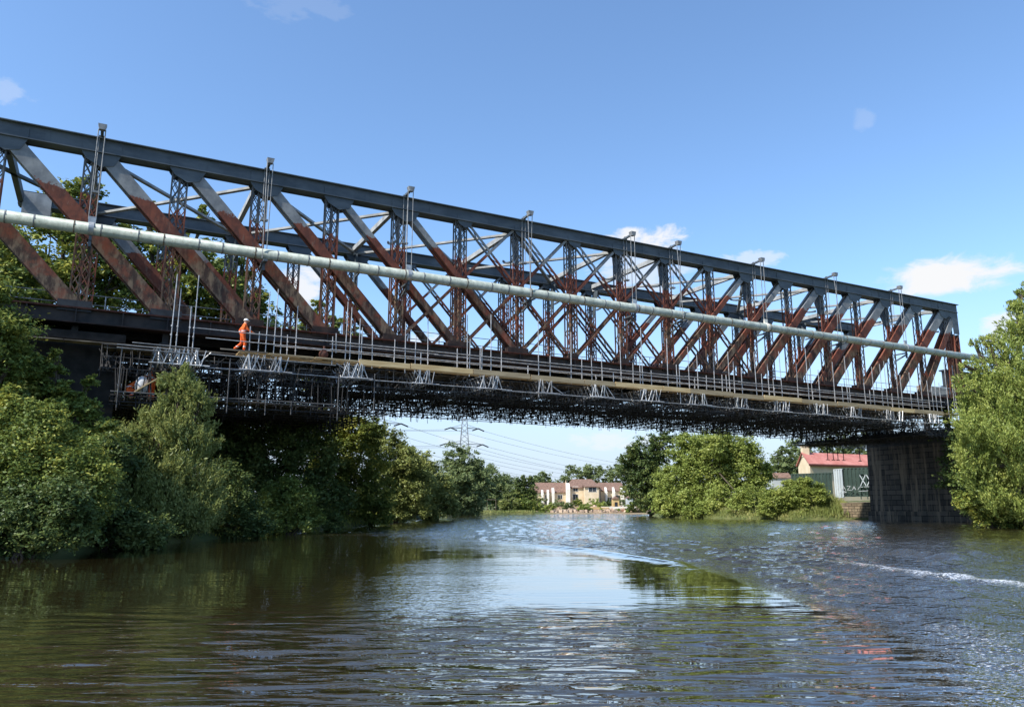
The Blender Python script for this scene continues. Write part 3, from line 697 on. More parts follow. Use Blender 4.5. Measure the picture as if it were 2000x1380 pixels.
for px, z1, z0 in ((233, 8.9, 6.0), (446, 8.8, 6.0), (520, 6.9, 6.0), (570, 6.8, 6.1), (660, 8.3, 5.9), (730, 8.6, 6.0)):
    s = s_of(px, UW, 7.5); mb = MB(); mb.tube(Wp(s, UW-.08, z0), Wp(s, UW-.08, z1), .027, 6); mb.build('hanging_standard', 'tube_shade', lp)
for (a, c_, z) in ((228, 335, 9.0), (258, 390, 9.15), (228, 400, 8.85), (410, 655, 8.9)):
    mb = MB(); mb.tube(Wp(s_of(a, UW, z), UW-.1, z), Wp(s_of(c_, UW, z), UW-.1, z-.03), .03, 6); mb.build('loose_tube', 'worn_grey', lp)
mb = MB(); p0 = Wp(s_of(262, UW, 6.8), UW+.3, 6.8); p1 = Wp(s_of(328, UW, 7.9), UW+.3, 7.85); mb.beam(p0, p1, .6, .05, N); mb.build('ramp_board', 'board', lp)
mb = MB(); mb.ball(Wp(s_of(277, UW, 7), UW+.5, 7.2), .32, .28, .45, 9, 6); o = mb.build('rubble_sack', 'sack', None, True)
tag(o, 'pale grey sack standing on the lower scaffold platform', 'sack')

# pier scaffold box
ps = thing('pier_scaffold', Wp(40, 0, 6.4), 'dark boxed scaffold round the top of the stone pier', 'scaffold platform')
mb = MB(); 
a0 = s_of(1548, 12.3, 7.4)
for z0 in (7.3, 7.6):
    for j in range(12): mb.tube(Wp(a0, -2+j*1.25, z0), Wp(SB+1.5, -2+j*1.25, z0), .03, 4)
    for k in range(16): mb.tube(Wp(a0+k*.7, -2.2, z0), Wp(a0+k*.7, 11.9, z0), .03, 4)
for k in range(520):
    s = r2.uniform(a0, SB+1.5); uu = -2 + 1.25*r2.randrange(12); mb.tube(Wp(s, uu, 7.3-abs(r2.gauss(0, .12))), Wp(s+r2.gauss(0, .3), uu, 8.0), .027, 4)
mb.build('tube_mass', 'tube_deck_shade', ps)['kind'] = 'stuff'
mb = MB()
for j in range(9):
    if r2.random() < .9: sbox(mb, a0, SB+1, -2.0+j*1.6, -2.0+j*1.6+1.45, 7.38, 7.43)
mb.beam(Wp(a0, -2.2, 7.55), Wp(a0, 12.3, 7.55), .06, .5, (0, 0, 1)); mb.build('platform_floor', 'slate_dark', ps)
for px in (1617, 1628, 1637, 1648, 1680):
    mb = MB(); s = s_of(px, 11.5, 6); mb.tube(Wp(s, 11.5, 6.0), Wp(s, 11.5, 7.5), .04, 5); mb.tube(Wp(s-.25, 11.5, 6.02), Wp(s+.25, 11.5, 6.02), .04, 5); mb.build('hanging_standard', 'tube_deck_shade', ps)

# ------------------------------------------------------------------ pier and approach
pr = thing('bridge_pier', Wp(49, 5, 0), 'soot black stone pier standing in the water under the right end of the bridge', 'pier')
def rb(mb, s0, s1, u0, u1, z0, z1, tp_=0):
    mb.quad8([Wp(s0,u0,z0), Wp(s1,u0,z0), Wp(s1,u1,z0), Wp(s0,u1,z0), Wp(s0+tp_,u0+tp_,z1), Wp(s1-tp_,u0+tp_,z1), Wp(s1-tp_,u1-tp_,z1), Wp(s0+tp_,u1-tp_,z1)])
mb = MB(); rb(mb, 47.2, 52, -2.0, 10.7, .9, 8.0, .12); mb.build('shaft', 'pier_stone', pr)
mb = MB(); rb(mb, 46.95, 52.3, -2.25, 10.95, -2, .9, .08); mb.build('footing', 'pier_stone', pr)
mb = MB(); rb(mb, 46.8, 52.2, -2.2, 10.9, 8.0, 8.5); mb.build('coping', 'pier_stone', pr)
mb = MB(); rb(mb, 47.5, 50, -.7, .7, 8.5, ZB-.8, .1); mb.build('bearing_block', 'concrete', pr); mb = MB(); rb(mb, 47.5, 50, UF-.7, UF+.7, 8.5, ZB-.8, .1); mb.build('bearing_block', 'concrete', pr)
ab = thing('abutment_filler', Wp(-33, 5, 0), 'near black abutment block added to darken the gap under the left end of the bridge', 'abutment')
mb = MB(); rb(mb, -46, -22.4, -.6, 10.6, 0, 9.4, .1); mb.build('filler_wall', 'shade_stone', ab)  # block added to shut out the bright gap behind the scaffold
mb = MB(); rb(mb, -46.2, -22.2, -.8, 10.8, 9.4, 9.8); mb.build('coping', 'shade_stone', ab)
ap = thing('approach_span', Wp(52, 4, 9), 'dark girders and pale concrete beam of the approach span beyond the truss end', 'bridge span')
sx = s_of(1800, 10.8, 14.3); sy = s_of(1848, 10.8, 16)
mb = MB(); sbox(mb, sx, sx+45, 10.8, 11.4, 13.7, 14.7); mb.build('concrete_beam', 'concrete', ap)
mb = MB(); sbox(mb, sy, sy+40, 10.9, 11.3, 15.0, 16.7); sbox(mb, sy-.2, sy+40, 10.7, 11.5, 16.7, 16.85); sbox(mb, sy-.2, sy+40, 10.7, 11.5, 14.9, 15.0); mb.build('plate_girder', 'slate_dark', ap)
mb = MB(); sbox(mb, 51.5, 90, 1, 9, 12.0, 12.4); mb.build('deck', 'slate_dark', ap)
for s in (sx+.6, sx+4.2, sx+12): mb = MB(); sbox(mb, s, s+.5, 10.9, 11.3, 8.5, 13.7); mb.build('support', 'slate_dark', ap)

# ------------------------------------------------------------------ people
def person(loc, face, h, pose, label, cat='worker'):
    """pose: dict of joint -> (forward, side, up) metres for a 1.8 m figure facing +x"""
    k = h/1.8; root = thing('person', loc, label, cat); ca, sa = math.cos(face), math.sin(face)
    def T(p): x, y, z = p[0]*k, p[1]*k, p[2]*k; return (x*ca - y*sa, x*sa + y*ca, z)
    names = list(pose['j'].keys()); idx = {n_: i for i, n_ in enumerate(names)}
    E = [('pelvis','belly'),('belly','chest'),('chest','neck'),('neck','head'),('head','crown'),
         ('chest','shL'),('shL','elL'),('elL','wrL'),('wrL','haL'),('chest','shR'),('shR','elR'),('elR','wrR'),('wrR','haR'),
         ('pelvis','hiL'),('hiL','knL'),('knL','anL'),('pelvis','hiR'),('hiR','knR'),('knR','anR')]
    rad = {'pelvis': .15, 'belly': .15, 'chest': .165, 'neck': .07, 'head': .095, 'crown': .085, 'sh': .085, 'el': .062, 'wr': .045, 'ha': .035, 'hi': .115, 'kn': .08, 'an': .062}
    me = bpy.data.meshes.new('body'); me.from_pydata([T(pose['j'][n_]) for n_ in names], [(idx[a], idx[b_]) for a, b_ in E], [])
    o = bpy.data.objects.new('body', me); COL.objects.link(o); md = o.modifiers.new('s', 'SKIN'); md.use_smooth_shade = True
    for n_ in names:
        r_ = rad.get(n_, rad.get(n_[:2], .08))*k; sv = me.skin_vertices[0].data[idx[n_]]; sv.radius = (r_, r_)
    me.skin_vertices[0].data[idx['pelvis']].use_root = True
    o.modifiers.new('ss', 'SUBSURF').levels = 2; o.modifiers['ss'].render_levels = 2
    dg = bpy.context.evaluated_depsgraph_get(); me2 = bpy.data.meshes.new_from_object(o.evaluated_get(dg))
    bpy.data.objects.remove(o); body = bpy.data.objects.new('body', me2); COL.objects.link(body); body.parent = root
    me2.materials.clear(); me2.materials.append(MAT['orange']); me2.materials.append(MAT['skin']); me2.materials.append(MAT['reflective'])
    hd = Vector(T(pose['j']['neck'])); hands = [(Vector(T(pose['j']['wr'+c_])), Vector(T(pose['j']['ha'+c_]))) for c_ in 'LR']
    knees = [Vector(T(pose['j']['kn'+c_])) for c_ in 'LR']; ank = [Vector(T(pose['j']['an'+c_])) for c_ in 'LR']
    bl = Vector(T(pose['j']['belly']))
    for pl in me2.polygons:
        c_ = pl.center
        if c_.z > hd.z + .02*k and (c_-hd).length < .5*k: pl.material_index = 1
        elif any((c_-hh).length < .09*k for _, hh in hands): pl.material_index = 1
        elif any((c_-(a*.45+q*.55)).length < .09*k and abs((c_-(a*.45+q*.55)).z) < .03*k for a, q in zip(knees, ank)): pl.material_index = 2
        if pl.material_index == 0 and abs((c_-bl).length) < .3*k and abs(c_.z-bl.z-.02*k) < .035*k: pl.material_index = 2
        pl.use_smooth = True
    L = root.location; cr = Vector(T(pose['j']['crown'])) + L; hp = Vector(T(pose['j']['head'])) + L
    mb = MB()
    n0 = 12; 
    for a_, b_, r1_, r2_ in ((.00, .05, .125, .12), (.05, .09, .12, .09), (.09, .115, .09, .03)): mb.tube(cr+Vector((0,0,a_-.02))*k, cr+Vector((0,0,b_-.02))*k, r1_*k, n0, r2_*k)
    mb.tube(cr+Vector((.03*ca,.03*sa,-.03))*k, cr+Vector((.03*ca,.03*sa,-.015))*k, .155*k, n0); hat = mb.build('hard_hat', 'white_plastic', root)
    fd = Vector((ca, sa, 0)); mb = MB()   # face: nose, brow and ears
    sdv = Vector((-sa, ca, 0)); mb.ball(hp+fd*.10*k, .016*k, .016*k, .026*k, 6, 4)
    for e in (-1, 1): mb.ball(hp+sdv*e*.095*k, .018*k, .018*k, .03*k, 6, 4)
    mb.build('face_features', 'skin', root)
    for c_, q in zip('LR', ank):
        mb = MB(); q = q + L; mb.ball(q+fd*.07*k+Vector((0,0,-.04*k)), .13*k if abs(ca) > .7 else .06*k, .06*k if abs(ca) > .7 else .13*k, .06*k, 8, 5); mb.build('boot', 'boot', root, True)
    for (wr, ha) in hands:   # five separate fingers
        dv = (ha - wr).normalized(); sd2 = dv.cross(Vector((0, 0, 1))); sd2 = sd2.normalized() if sd2.length > .1 else fd
        mb = MB(); b0 = ha + L
        for q_, ln in ((-.025, .07), (-.008, .08), (.009, .075), (.026, .06)):
            p_ = b0 + sd2*q_*k; mid = p_ + dv*ln*.6*k; mb.tube(p_, mid, .009*k, 5); mb.tube(mid, mid + (dv*.5 + fd*.5)*ln*.55*k, .008*k, 5, .006*k)
        mb.tube(b0 - dv*.03*k + sd2*.03*k, b0 + (dv*.4 + sd2)*.045*k, .010*k, 5, .008*k); mb.build('fingers', 'skin', root)
    return root
WALK = {'j': {'pelvis': (0, 0, .95), 'belly': (.02, 0, 1.12), 'chest': (.05, 0, 1.36), 'neck': (.08, 0, 1.52), 'head': (.12, 0, 1.63), 'crown': (.12, 0, 1.72),
    'shL': (.04, .2, 1.42), 'elL': (-.14, .25, 1.18), 'wrL': (-.04, .22, .95), 'haL': (0, .21, .88), 'shR': (.08, -.2, 1.40), 'elR': (.2, -.25, 1.17), 'wrR': (.42, -.2, 1.08), 'haR': (.50, -.19, 1.05),
    'hiL': (0, .1, .9), 'knL': (-.02, .11, .5), 'anL': (-.38, .12, .16), 'hiR': (0, -.1, .9), 'knR': (.13, -.1, .52), 'anR': (.08, -.1, .1)}}
CROUCH = {'j': {'pelvis': (-.1, 0, .42), 'belly': (0, 0, .6), 'chest': (.2, 0, .8), 'neck': (.33, 0, .92), 'head': (.40, 0, 1.0), 'crown': (.42, 0, 1.09),
    'shL': (.22, .2, .84), 'elL': (.42, .24, .62), 'wrL': (.55, .15, .42), 'haL': (.6, .13, .36), 'shR': (.22, -.2, .84), 'elR': (.42, -.24, .62), 'wrR': (.56, -.15, .44), 'haR': (.6, -.13, .38),
    'hiL': (-.1, .12, .42), 'knL': (.3, .18, .48), 'anL': (.05, .17, .1), 'hiR': (-.1, -.12, .42), 'knR': (.28, -.18, .45), 'anR': (0, -.17, .1)}}
STAND = {'j': {'pelvis': (0, 0, .95), 'belly': (.02, 0, 1.12), 'chest': (.04, 0, 1.36), 'neck': (.07, 0, 1.52), 'head': (.1, 0, 1.63), 'crown': (.1, 0, 1.72),
    'shL': (.04, .2, 1.42), 'elL': (.12, .27, 1.18), 'wrL': (.34, .2, 1.2), 'haL': (.42, .17, 1.22), 'shR': (.04, -.2, 1.42), 'elR': (.08, -.27, 1.17), 'wrR': (.3, -.2, 1.05), 'haR': (.38, -.18, 1.05),
    'hiL': (0, .1, .9), 'knL': (.03, .12, .5), 'anL': (0, .13, .1), 'hiR': (0, -.1, .9), 'knR': (.02, -.12, .5), 'anR': (-.02, -.13, .1)}}
fa = math.atan2(D.y, D.x)
sw = s_of(474, UW+.45, ZW+.9); person(Wp(sw, UW+.45, ZW+.03), fa, 1.80, WALK, 'person in orange coveralls and white hard hat walking on the scaffold boards')
sw = s_of(299, UW+2.2, 7.8); person(Wp(sw, UW+2.2, 6.72), fa+2.6, 1.78, STAND, 'person in orange standing on the lower platform behind the willow top')
sw = s_of(252, UW+2.2, 7.1); person(Wp(sw, UW+2.2, 6.72), fa+.3, 1.75, CROUCH, 'person in orange crouching on the lower platform beside the pale sack')
sw = s_of(1624, 1.2, ZB+.6); person(Wp(sw, 1.3, ZB-.3), fa-.5, 1.8, STAND, 'person in orange standing among the rusty diagonals near the right end')
mb = MB(); q = Wp(s_of(632, UW+.2, ZW+.3), UW+.2, ZW+.02); mb.ball(q+Vector((0, 0, .24)), .26, .24, .28, 9, 6); mb.tube(q+Vector((.05, 0, .4)), q+Vector((0, .02, .7)), .1, 7, .05)
tag(mb.build('tool_bag', 'rust_plain', None, True), 'dark reddish tool bag lying on the scaffold boards', 'bag')

# ------------------------------------------------------------------ foliage
def leaves_mesh(name, C, A, B, mat, parent):
    """C centres, A half-length vectors, B half-width vectors -> one mesh of small leaf faces"""
    n_ = len(C); L = np.array(parent_world(parent)); C = C - L
    V = np.empty((n_, 4, 3), np.float32); V[:, 0] = C-A; V[:, 1] = C+B; V[:, 2] = C+A; V[:, 3] = C-B
    me = bpy.data.meshes.new(name); me.vertices.add(n_*4); me.vertices.foreach_set('co', V.ravel())
    me.loops.add(n_*4); me.loops.foreach_set('vertex_index', np.arange(n_*4, dtype=np.int32)); me.polygons.add(n_)
    me.polygons.foreach_set('loop_start', np.arange(0, n_*4, 4, dtype=np.int32)); me.polygons.foreach_set('loop_total', np.full(n_, 4, np.int32)); me.update(calc_edges=True)
    me.materials.append(MAT[mat]); o = bpy.data.objects.new(name, me); COL.objects.link(o); o.parent = parent; return o
def unit(v): return v / np.maximum(np.linalg.norm(v, axis=-1, keepdims=True), 1e-6)
def crown_arrays(blobs, n, leaf, style, rs, clump=26, dense=.2):
    Bc = np.array([b_[0] for b_ in blobs], float); Br = np.array([b_[1] for b_ in blobs], float)   # radii (x,y,z)
    wgt = (Br[:, 0]*Br[:, 2]); wgt = wgt/wgt.sum(); K = max(1, n//clump)
    ns = 15; sd_ = unit(rs.normal(size=(len(blobs), ns, 3))); sr_ = rs.uniform(.24, .46, (len(blobs), ns)); sp_ = rs.uniform(.55, .92, (len(blobs), ns))
    bi = rs.choice(len(blobs), K, p=wgt); si_ = rs.randint(0, ns, K); dr = unit(rs.normal(size=(K, 3)))
    core = rs.random(K) < dense; rad = .45 + .6*rs.random(K)**.5
    sub = Bc[bi] + Br[bi]*sd_[bi, si_]*sp_[bi, si_][:, None] + Br[bi]*dr*(sr_[bi, si_]*rad)[:, None]
    inn = Bc[bi] + Br[bi]*dr*(rad*.72)[:, None]
    cc = np.where(core[:, None], inn, sub); cc[:, 2] = np.maximum(cc[:, 2], .12)
    m_ = clump; sz = (.07 + .08*rs.random(K))*Br[bi, 0]**.7
    if style in ('willow', 'droop'):
        ln = (.5+rs.random(K))*(.9 if style == 'willow' else .5)*np.minimum(Br[bi, 0]*.55, 1.2); tt = rs.random((K, m_))
        out = dr*np.array([1, 1, .1]); base = cc[:, None] + out[:, None]*(.25*ln[:, None]*tt)[..., None]
        base[..., 2] -= (ln[:, None]*tt**1.3) - ln[:, None]*.35
        pts = base + rs.normal(0, 1, (K, m_, 3))*(.055+.10*sz[:, None, None]); ax = rs.normal(0, .35, (K, m_, 3)); ax[..., 2] -= 1.0; ax[..., :2] += dr[:, None, :2]*.3
    elif style == 'upright':
        ln = (.5+rs.random(K))*np.minimum(Br[bi, 0]*.5, 1.0); tt = rs.random((K, m_)); up = unit(dr*np.array([.6, .6, .3]) + np.array([0, 0, .8]))
        pts = cc[:, None] + up[:, None]*(ln[:, None]*(tt-.4))[..., None] + rs.normal(0, 1, (K, m_, 3))*(.05+.12*sz[:, None, None]); ax = up[:, None] + rs.normal(0, .55, (K, m_, 3))
    else:
        pts = cc[:, None] + rs.normal(0, 1, (K, m_, 3))*sz[:, None, None]*np.array([1, 1, .65]); ax = rs.normal(0, 1, (K, m_, 3)); ax[..., 2] *= .5
    ax = unit(ax.reshape(-1, 3)); P = pts.reshape(-1, 3); P[:, 2] = np.maximum(P[:, 2], .03)
    nn = unit(np.repeat(dr, m_, 0)*.75 + rs.normal(0, .42, (K*m_, 3)) + np.array([0, 0, .55])); bb = unit(np.cross(ax, nn))
    s_ = leaf*(.6+.8*rs.random(K*m_))[:, None]; asp = .28 if style in ('willow', 'upright') else (.42 if style == 'droop' else .55)
    return P, ax*s_*.5, bb*s_*.5*asp
NTREE = [0]
def tree(name, label, cat, pxb, Y, n, leaf, mat='leaf_mid', style='broad', group=None, trunk=True, squash=.9, dense=.2):
    """pxb: list of (px, py, radius m[, dY]) describing crown lobes at real depth Y"""
    NTREE[0] += 1; rs = np.random.RandomState(100 + NTREE[0]); blobs = []
    for q in pxb:
        dY = q[3] if len(q) > 3 else 0; P = at(q[0], q[1], Y + dY); blobs.append((tuple(P), (q[2], q[2]*1.0, q[2]*squash)))
    bx_ = sum(b_[0][0]*b_[1][0] for b_ in blobs)/sum(b_[1][0] for b_ in blobs); by_ = sum(b_[0][1]*b_[1][0] for b_ in blobs)/sum(b_[1][0] for b_ in blobs)
    g0 = max(gz(bx_, by_), -.1); root = thing(name, (bx_, by_, g0), label, cat, group)
    P, A, B = crown_arrays(blobs, n, leaf, style, rs, dense=dense)
    leaves_mesh('crown' if trunk else 'foliage', P, A, B, mat, root)
    zt = max(b_[0][2] for b_ in blobs); mb = MB(); rg = random.Random(NTREE[0])
    if trunk:
        h = max(zt - g0, 1.5)*.62; r0 = .045*max(zt-g0, 2)**.85
        pts = [Vector((bx_ + rg.uniform(-.1, .1)*j*.5, by_ + rg.uniform(-.1, .1)*j*.5, g0 - .15 + h*j/5)) for j in range(6)]
        mb.path(pts, [r0*(1-.13*j) for j in range(6)], 8); o_ = mb.build('trunk', 'bark', root, True); mb = MB()
        for b_ in blobs:
            a = pts[rg.randrange(2, 6)]; c_ = Vector(b_[0]); mid = (a+c_)/2 + Vector((rg.uniform(-.2, .2), rg.uniform(-.2, .2), -.1))*b_[1][0]
            mb.path([a, mid, c_], [r0*.42, r0*.27, r0*.12], 6)
            for _ in range(3):
                e = c_ + Vector((rg.gauss(0, 1), rg.gauss(0, 1), rg.gauss(.3, .7))).normalized()*b_[1][0]*.75; mb.tube((mid+c_)/2, e, r0*.16, 5, r0*.05)
        mb.build('limbs', 'bark', root)
    else:
        for j in range(7):
            b_ = rg.choice(blobs); mb.tube((bx_+rg.uniform(-.4, .4), by_+rg.uniform(-.3, .3), g0-.1), b_[0], .05, 5, .015)
        mb.build('stems', 'bark', root)
    return root
# --- left bank, in front of the bridge
tree('leafy_tree', 'tall broadleaf tree cut by the left picture edge, reaching up to the bridge deck', 'tree', [(-90, 650, 2.3), (-15, 640, .9), (5, 690, .75), (-55, 740, 1.9), (-20, 790, 1.2, .5), (-110, 850, 2.6), (-25, 590, .7), (-160, 560, 2), (10, 650, .35), (20, 720, .35)], 27, 64000, .14)
tree('leafy_bush', 'sunlit yellow green bush low at the left edge', 'bush', [(40, 880, 1.5), (100, 850, 1.0), (150, 920, 1.2), (0, 830, 1.0), (-60, 900, 1.8), (90, 950, 1.5), (30, 810, .7), (170, 980, 1.0), (15, 770, .35), (105, 800, .4)], 24.5, 95000, .105, 'leaf_mid', trunk=False)
tree('sapling', 'spindly sapling reaching up to the dark left end of the deck', 'tree', [(105, 715, .38), (122, 760, .45), (175, 745, .28), (160, 785, .42), (135, 830, .55), (190, 830, .45), (110, 690, .22), (150, 870, .7), (85, 760, .5), (60, 720, .7), (120, 800, .7), (175, 800, .5), (205, 850, .6), (75, 830, .9)], 29, 26000, .15, 'leaf_mid')
tree('willow', 'drooping willow whose pointed top reaches the scaffold below the worker', 'tree', [(352, 745, .55), (345, 790, .85), (350, 850, 1.2), (300, 880, 1.3), (290, 940, 1.9), (370, 930, 1.5), (250, 900, 1.0), (330, 1000, 1.9), (240, 990, 1.6), (400, 870, .6), (385, 1000, 1.2), (362, 728, .4), (325, 745, .4), (395, 790, .6), (225, 850, .7), (375, 760, .6), (300, 830, .8)], 33, 95000, .16, 'leaf_willow', 'upright')
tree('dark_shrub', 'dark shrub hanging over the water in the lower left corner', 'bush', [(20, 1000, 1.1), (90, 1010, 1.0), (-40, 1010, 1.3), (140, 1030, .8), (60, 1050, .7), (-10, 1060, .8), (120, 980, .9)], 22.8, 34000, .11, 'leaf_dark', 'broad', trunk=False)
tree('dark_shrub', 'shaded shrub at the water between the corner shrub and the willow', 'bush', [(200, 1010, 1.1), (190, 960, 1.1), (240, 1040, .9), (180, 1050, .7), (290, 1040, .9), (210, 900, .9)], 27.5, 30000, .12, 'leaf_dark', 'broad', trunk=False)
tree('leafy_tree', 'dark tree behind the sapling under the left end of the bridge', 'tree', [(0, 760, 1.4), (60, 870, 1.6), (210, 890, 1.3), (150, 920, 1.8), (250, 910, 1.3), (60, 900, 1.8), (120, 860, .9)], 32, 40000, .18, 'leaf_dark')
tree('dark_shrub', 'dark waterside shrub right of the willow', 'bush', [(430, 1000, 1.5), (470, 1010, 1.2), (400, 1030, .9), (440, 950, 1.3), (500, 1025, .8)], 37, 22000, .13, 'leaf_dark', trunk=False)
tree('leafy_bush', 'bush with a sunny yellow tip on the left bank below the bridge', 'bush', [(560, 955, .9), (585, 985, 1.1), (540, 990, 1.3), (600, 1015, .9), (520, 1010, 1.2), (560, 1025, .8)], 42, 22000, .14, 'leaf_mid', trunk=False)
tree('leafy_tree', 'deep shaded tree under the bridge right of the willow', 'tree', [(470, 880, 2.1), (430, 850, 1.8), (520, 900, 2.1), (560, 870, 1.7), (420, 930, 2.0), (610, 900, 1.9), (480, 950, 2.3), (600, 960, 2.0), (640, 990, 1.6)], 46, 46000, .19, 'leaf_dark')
# --- behind the bridge, left bank
tree('leafy_tree', 'broad tree, its leaves coloured dark as shade, behind the lower scaffold platform', 'tree', [(110, 730, 2.8), (200, 770, 2.8), (300, 790, 2.6), (400, 810, 2.4), (150, 850, 3), (350, 870, 3), (250, 850, 3), (500, 840, 2.2), (570, 832, 2.0), (60, 700, 2.6), (460, 870, 2.4)], 54, 42000, .26, 'leaf_dark', dense=.4)
tree('leafy_tree', 'round tree just behind the scaffold, left of the sky gap', 'tree', [(650, 880, 2.2), (700, 900, 2.3), (610, 840, 1.6), (690, 832, 1.3), (725, 835, .9), (640, 825, 1.2), (720, 850, 1.5), (660, 840, 1.4), (690, 960, 2.4), (740, 960, 2.0), (640, 940, 2.0), (730, 1000, 1.3)], 58, 46000, .2, 'leaf_mid', dense=.3)
tree('leafy_tree', 'sunlit tree at the left edge of the sky gap below the bridge', 'tree', [(755, 880, 2.0), (790, 910, 2.0), (745, 930, 2.2), (800, 960, 2.2), (770, 985, 1.8), (735, 850, 1.2), (820, 985, 1.5)], 68, 34000, .22, 'leaf_willow', 'broad')
tree('leafy_tree', 'rounded tree stepping down to the river beyond the bridge', 'tree', [(815, 915, 2.6), (840, 950, 2.8), (860, 975, 2.2), (810, 970, 2.6), (835, 990, 1.8), (795, 895, 1.8), (825, 925, 2.0), (875, 990, 1.3)], 82, 32000, .24, 'leaf_willow', dense=.35)
tree('poplar', 'tall ragged tree glimpsed through the left end of the truss', 'tree', [(130, 420, 2.8), (170, 370, 1.3), (90, 480, 3.0), (200, 480, 2.8), (140, 560, 3.2), (60, 560, 3), (230, 560, 2.6)], 57, 22000, .34, 'leaf_mid')
tree('poplar', 'sunlit tree seen between the posts behind the far truss', 'tree', [(250, 430, 1.2), (290, 400, .9), (320, 470, 2.5), (270, 520, 2.8), (350, 550, 3.0), (300, 600, 3.2), (395, 500, 2.2), (400, 420, 1.0), (420, 560, 2.6)], 60, 22000, .34, 'leaf_mid')
tree('poplar', 'tree whose crown ends left of the white cloud behind the truss', 'tree', [(455, 540, 1.8), (470, 590, 2.4), (440, 610, 2.6), (480, 490, .9), (500, 640, 2.4)], 63, 14000, .34, 'leaf_mid')
tree('poplar', 'small pointed tree crown rising above the deck behind the third post', 'tree', [(600, 620, 1.4), (620, 600, .9), (590, 660, 2.2), (650, 640, 1.2), (690, 600, .6), (620, 720, 3.0), (700, 650, .9)], 70, 13000, .34, 'leaf_mid')
tree('leafy_tree', 'broad tree in the shade behind the far truss at the left edge', 'tree', [(20, 520, 3), (-40, 600, 3.5), (40, 600, 2.6), (-20, 460, 1.8)], 52, 14000, .32, 'leaf_mid')
# --- far bank trees
tree('poplar', 'big rounded tree standing in front of the electricity pylon', 'tree', [(900, 905, 3.6), (880, 935, 4.0), (915, 945, 4.0), (885, 970, 4.2), (912, 975, 3.6), (925, 925, 2.4), (892, 890, 2.2)], 122, 26000, .38, 'leaf_far')
tree('leafy_tree', 'small tree right of the tree under the pylon', 'tree', [(950, 935, 3.6), (965, 955, 3.8), (940, 960, 3.4), (955, 975, 3.2)], 152, 13000, .42, 'leaf_far')
tree('leafy_tree', 'mid sized tree before the gap in the far tree line', 'tree', [(985, 950, 3.8), (1000, 965, 3.6), (975, 970, 4)], 165, 10000, .45, 'leaf_far')
tree('conifer', 'dark upright tree left of the cream houses', 'tree', [(1026, 950, 2.4), (1026, 970, 3.0), (1030, 938, 1.4)], 158, 8000, .40, 'leaf_dark')
tree('leafy_tree', 'green tree rising behind the left end of the houses', 'tree', [(1058, 938, 3.0), (1050, 950, 3.0), (1070, 945, 2.2), (1060, 927, 1.4)], 235, 7000, .5, 'leaf_far')
tree('leafy_tree', 'low wide tree behind the middle of the houses', 'tree', [(1120, 935, 4.5), (1140, 922, 4.0), (1160, 925, 4.0), (1100, 945, 3.6)], 262, 9000, .6, 'leaf_far')
tree('leafy_tree', 'tree behind the right end of the houses', 'tree', [(1180, 932, 4.0), (1205, 930, 4.5), (1222, 915, 4), (1240, 930, 4)], 258, 9000, .6, 'leaf_far')
tree('leafy_bush', 'grey leaved garden bush left of the houses near the water', 'bush', [(992, 985, 1.7), (1002, 990, 1.4)], 142, 4000, .3, 'leaf_willow', trunk=False)
tree('leafy_bush', 'waterside bush under the dark upright tree', 'bush', [(1026, 985, 1.8), (1020, 992, 1.5), (1038, 990, 1.2)], 143, 4500, .3, 'leaf_mid', trunk=False)
tree('leafy_bush', 'bright green bush in the garden in front of the main house', 'bush', [(1142, 992, 1.0), (1134, 994, .8), (1150, 995, .7)], 143, 3000, .25, 'leaf_bright', trunk=False)
tree('leafy_bush', 'yellow green bush on the far bank left of the gardens', 'bush', [(1062, 993, .9), (1075, 992, 1.0), (1050, 990, .9)], 143, 3500, .25, 'leaf_bright', trunk=False)
tree('leafy_bush', 'shrub by the garden sheds at the right of the far bank', 'bush', [(1238, 990, 1.1), (1228, 995, .8), (1255, 994, .9)], 140, 3000, .28, 'leaf_mid', trunk=False)
tree('leafy_bush', 'small tree beside the right end of the houses', 'bush', [(1228, 952, 1.8), (1222, 960, 1.6), (1234, 962, 1.6)], 190, 3000, .35, 'leaf_willow')
# --- right bank
tree('dark_tree', 'dark green tree left of the big pale willow', 'tree', [(1262, 885, 3.0), (1290, 870, 2.6), (1250, 915, 3.3), (1275, 930, 3.6), (1262, 960, 3.2), (1240, 890, 1.8), (1280, 975, 2.6), (1297, 858, 1.7)], 114, 28000, .34, 'leaf_dark')
tree('big_willow', 'big pale green willow mound on the right bank behind the bridge', 'tree', [(1395, 880, 3.6), (1350, 890, 2.8), (1440, 888, 3.2), (1320, 935, 2.8), (1380, 930, 3.8), (1450, 930, 3.6), (1300, 975, 2.2), (1345, 980, 2.4, -3), (1400, 982, 2.4, -5), (1455, 982, 2.3, -8), (1310, 990, 1.6, -1), (1370, 995, 1.3, -5), (1485, 925, 2.0), (1340, 860, 1.4), (1490, 965, 1.6)], 97, 125000, .25, 'leaf_bright', 'broad', dense=.5)
tree('leafy_bush', 'rounded light green waterside bush left of the stone pier', 'bush', [(1552, 962, 1.7), (1515, 975, 1.6), (1590, 972, 1.7), (1560, 992, 1.7), (1500, 990, 1.2), (1608, 990, 1.1), (1572, 944, .9), (1530, 998, 1.2), (1540, 945, .8)], 85.0, 56000, .19, 'leaf_bright', 'broad', trunk=False, dense=.35)
tree('leafy_tree', 'grey green tree behind the small grey hut', 'tree', [(1530, 890, 2.2), (1520, 915, 2.6), (1550, 915, 2.6), (1535, 935, 2.5), (1528, 878, 1.0)], 132, 9000, .4, 'leaf_far')
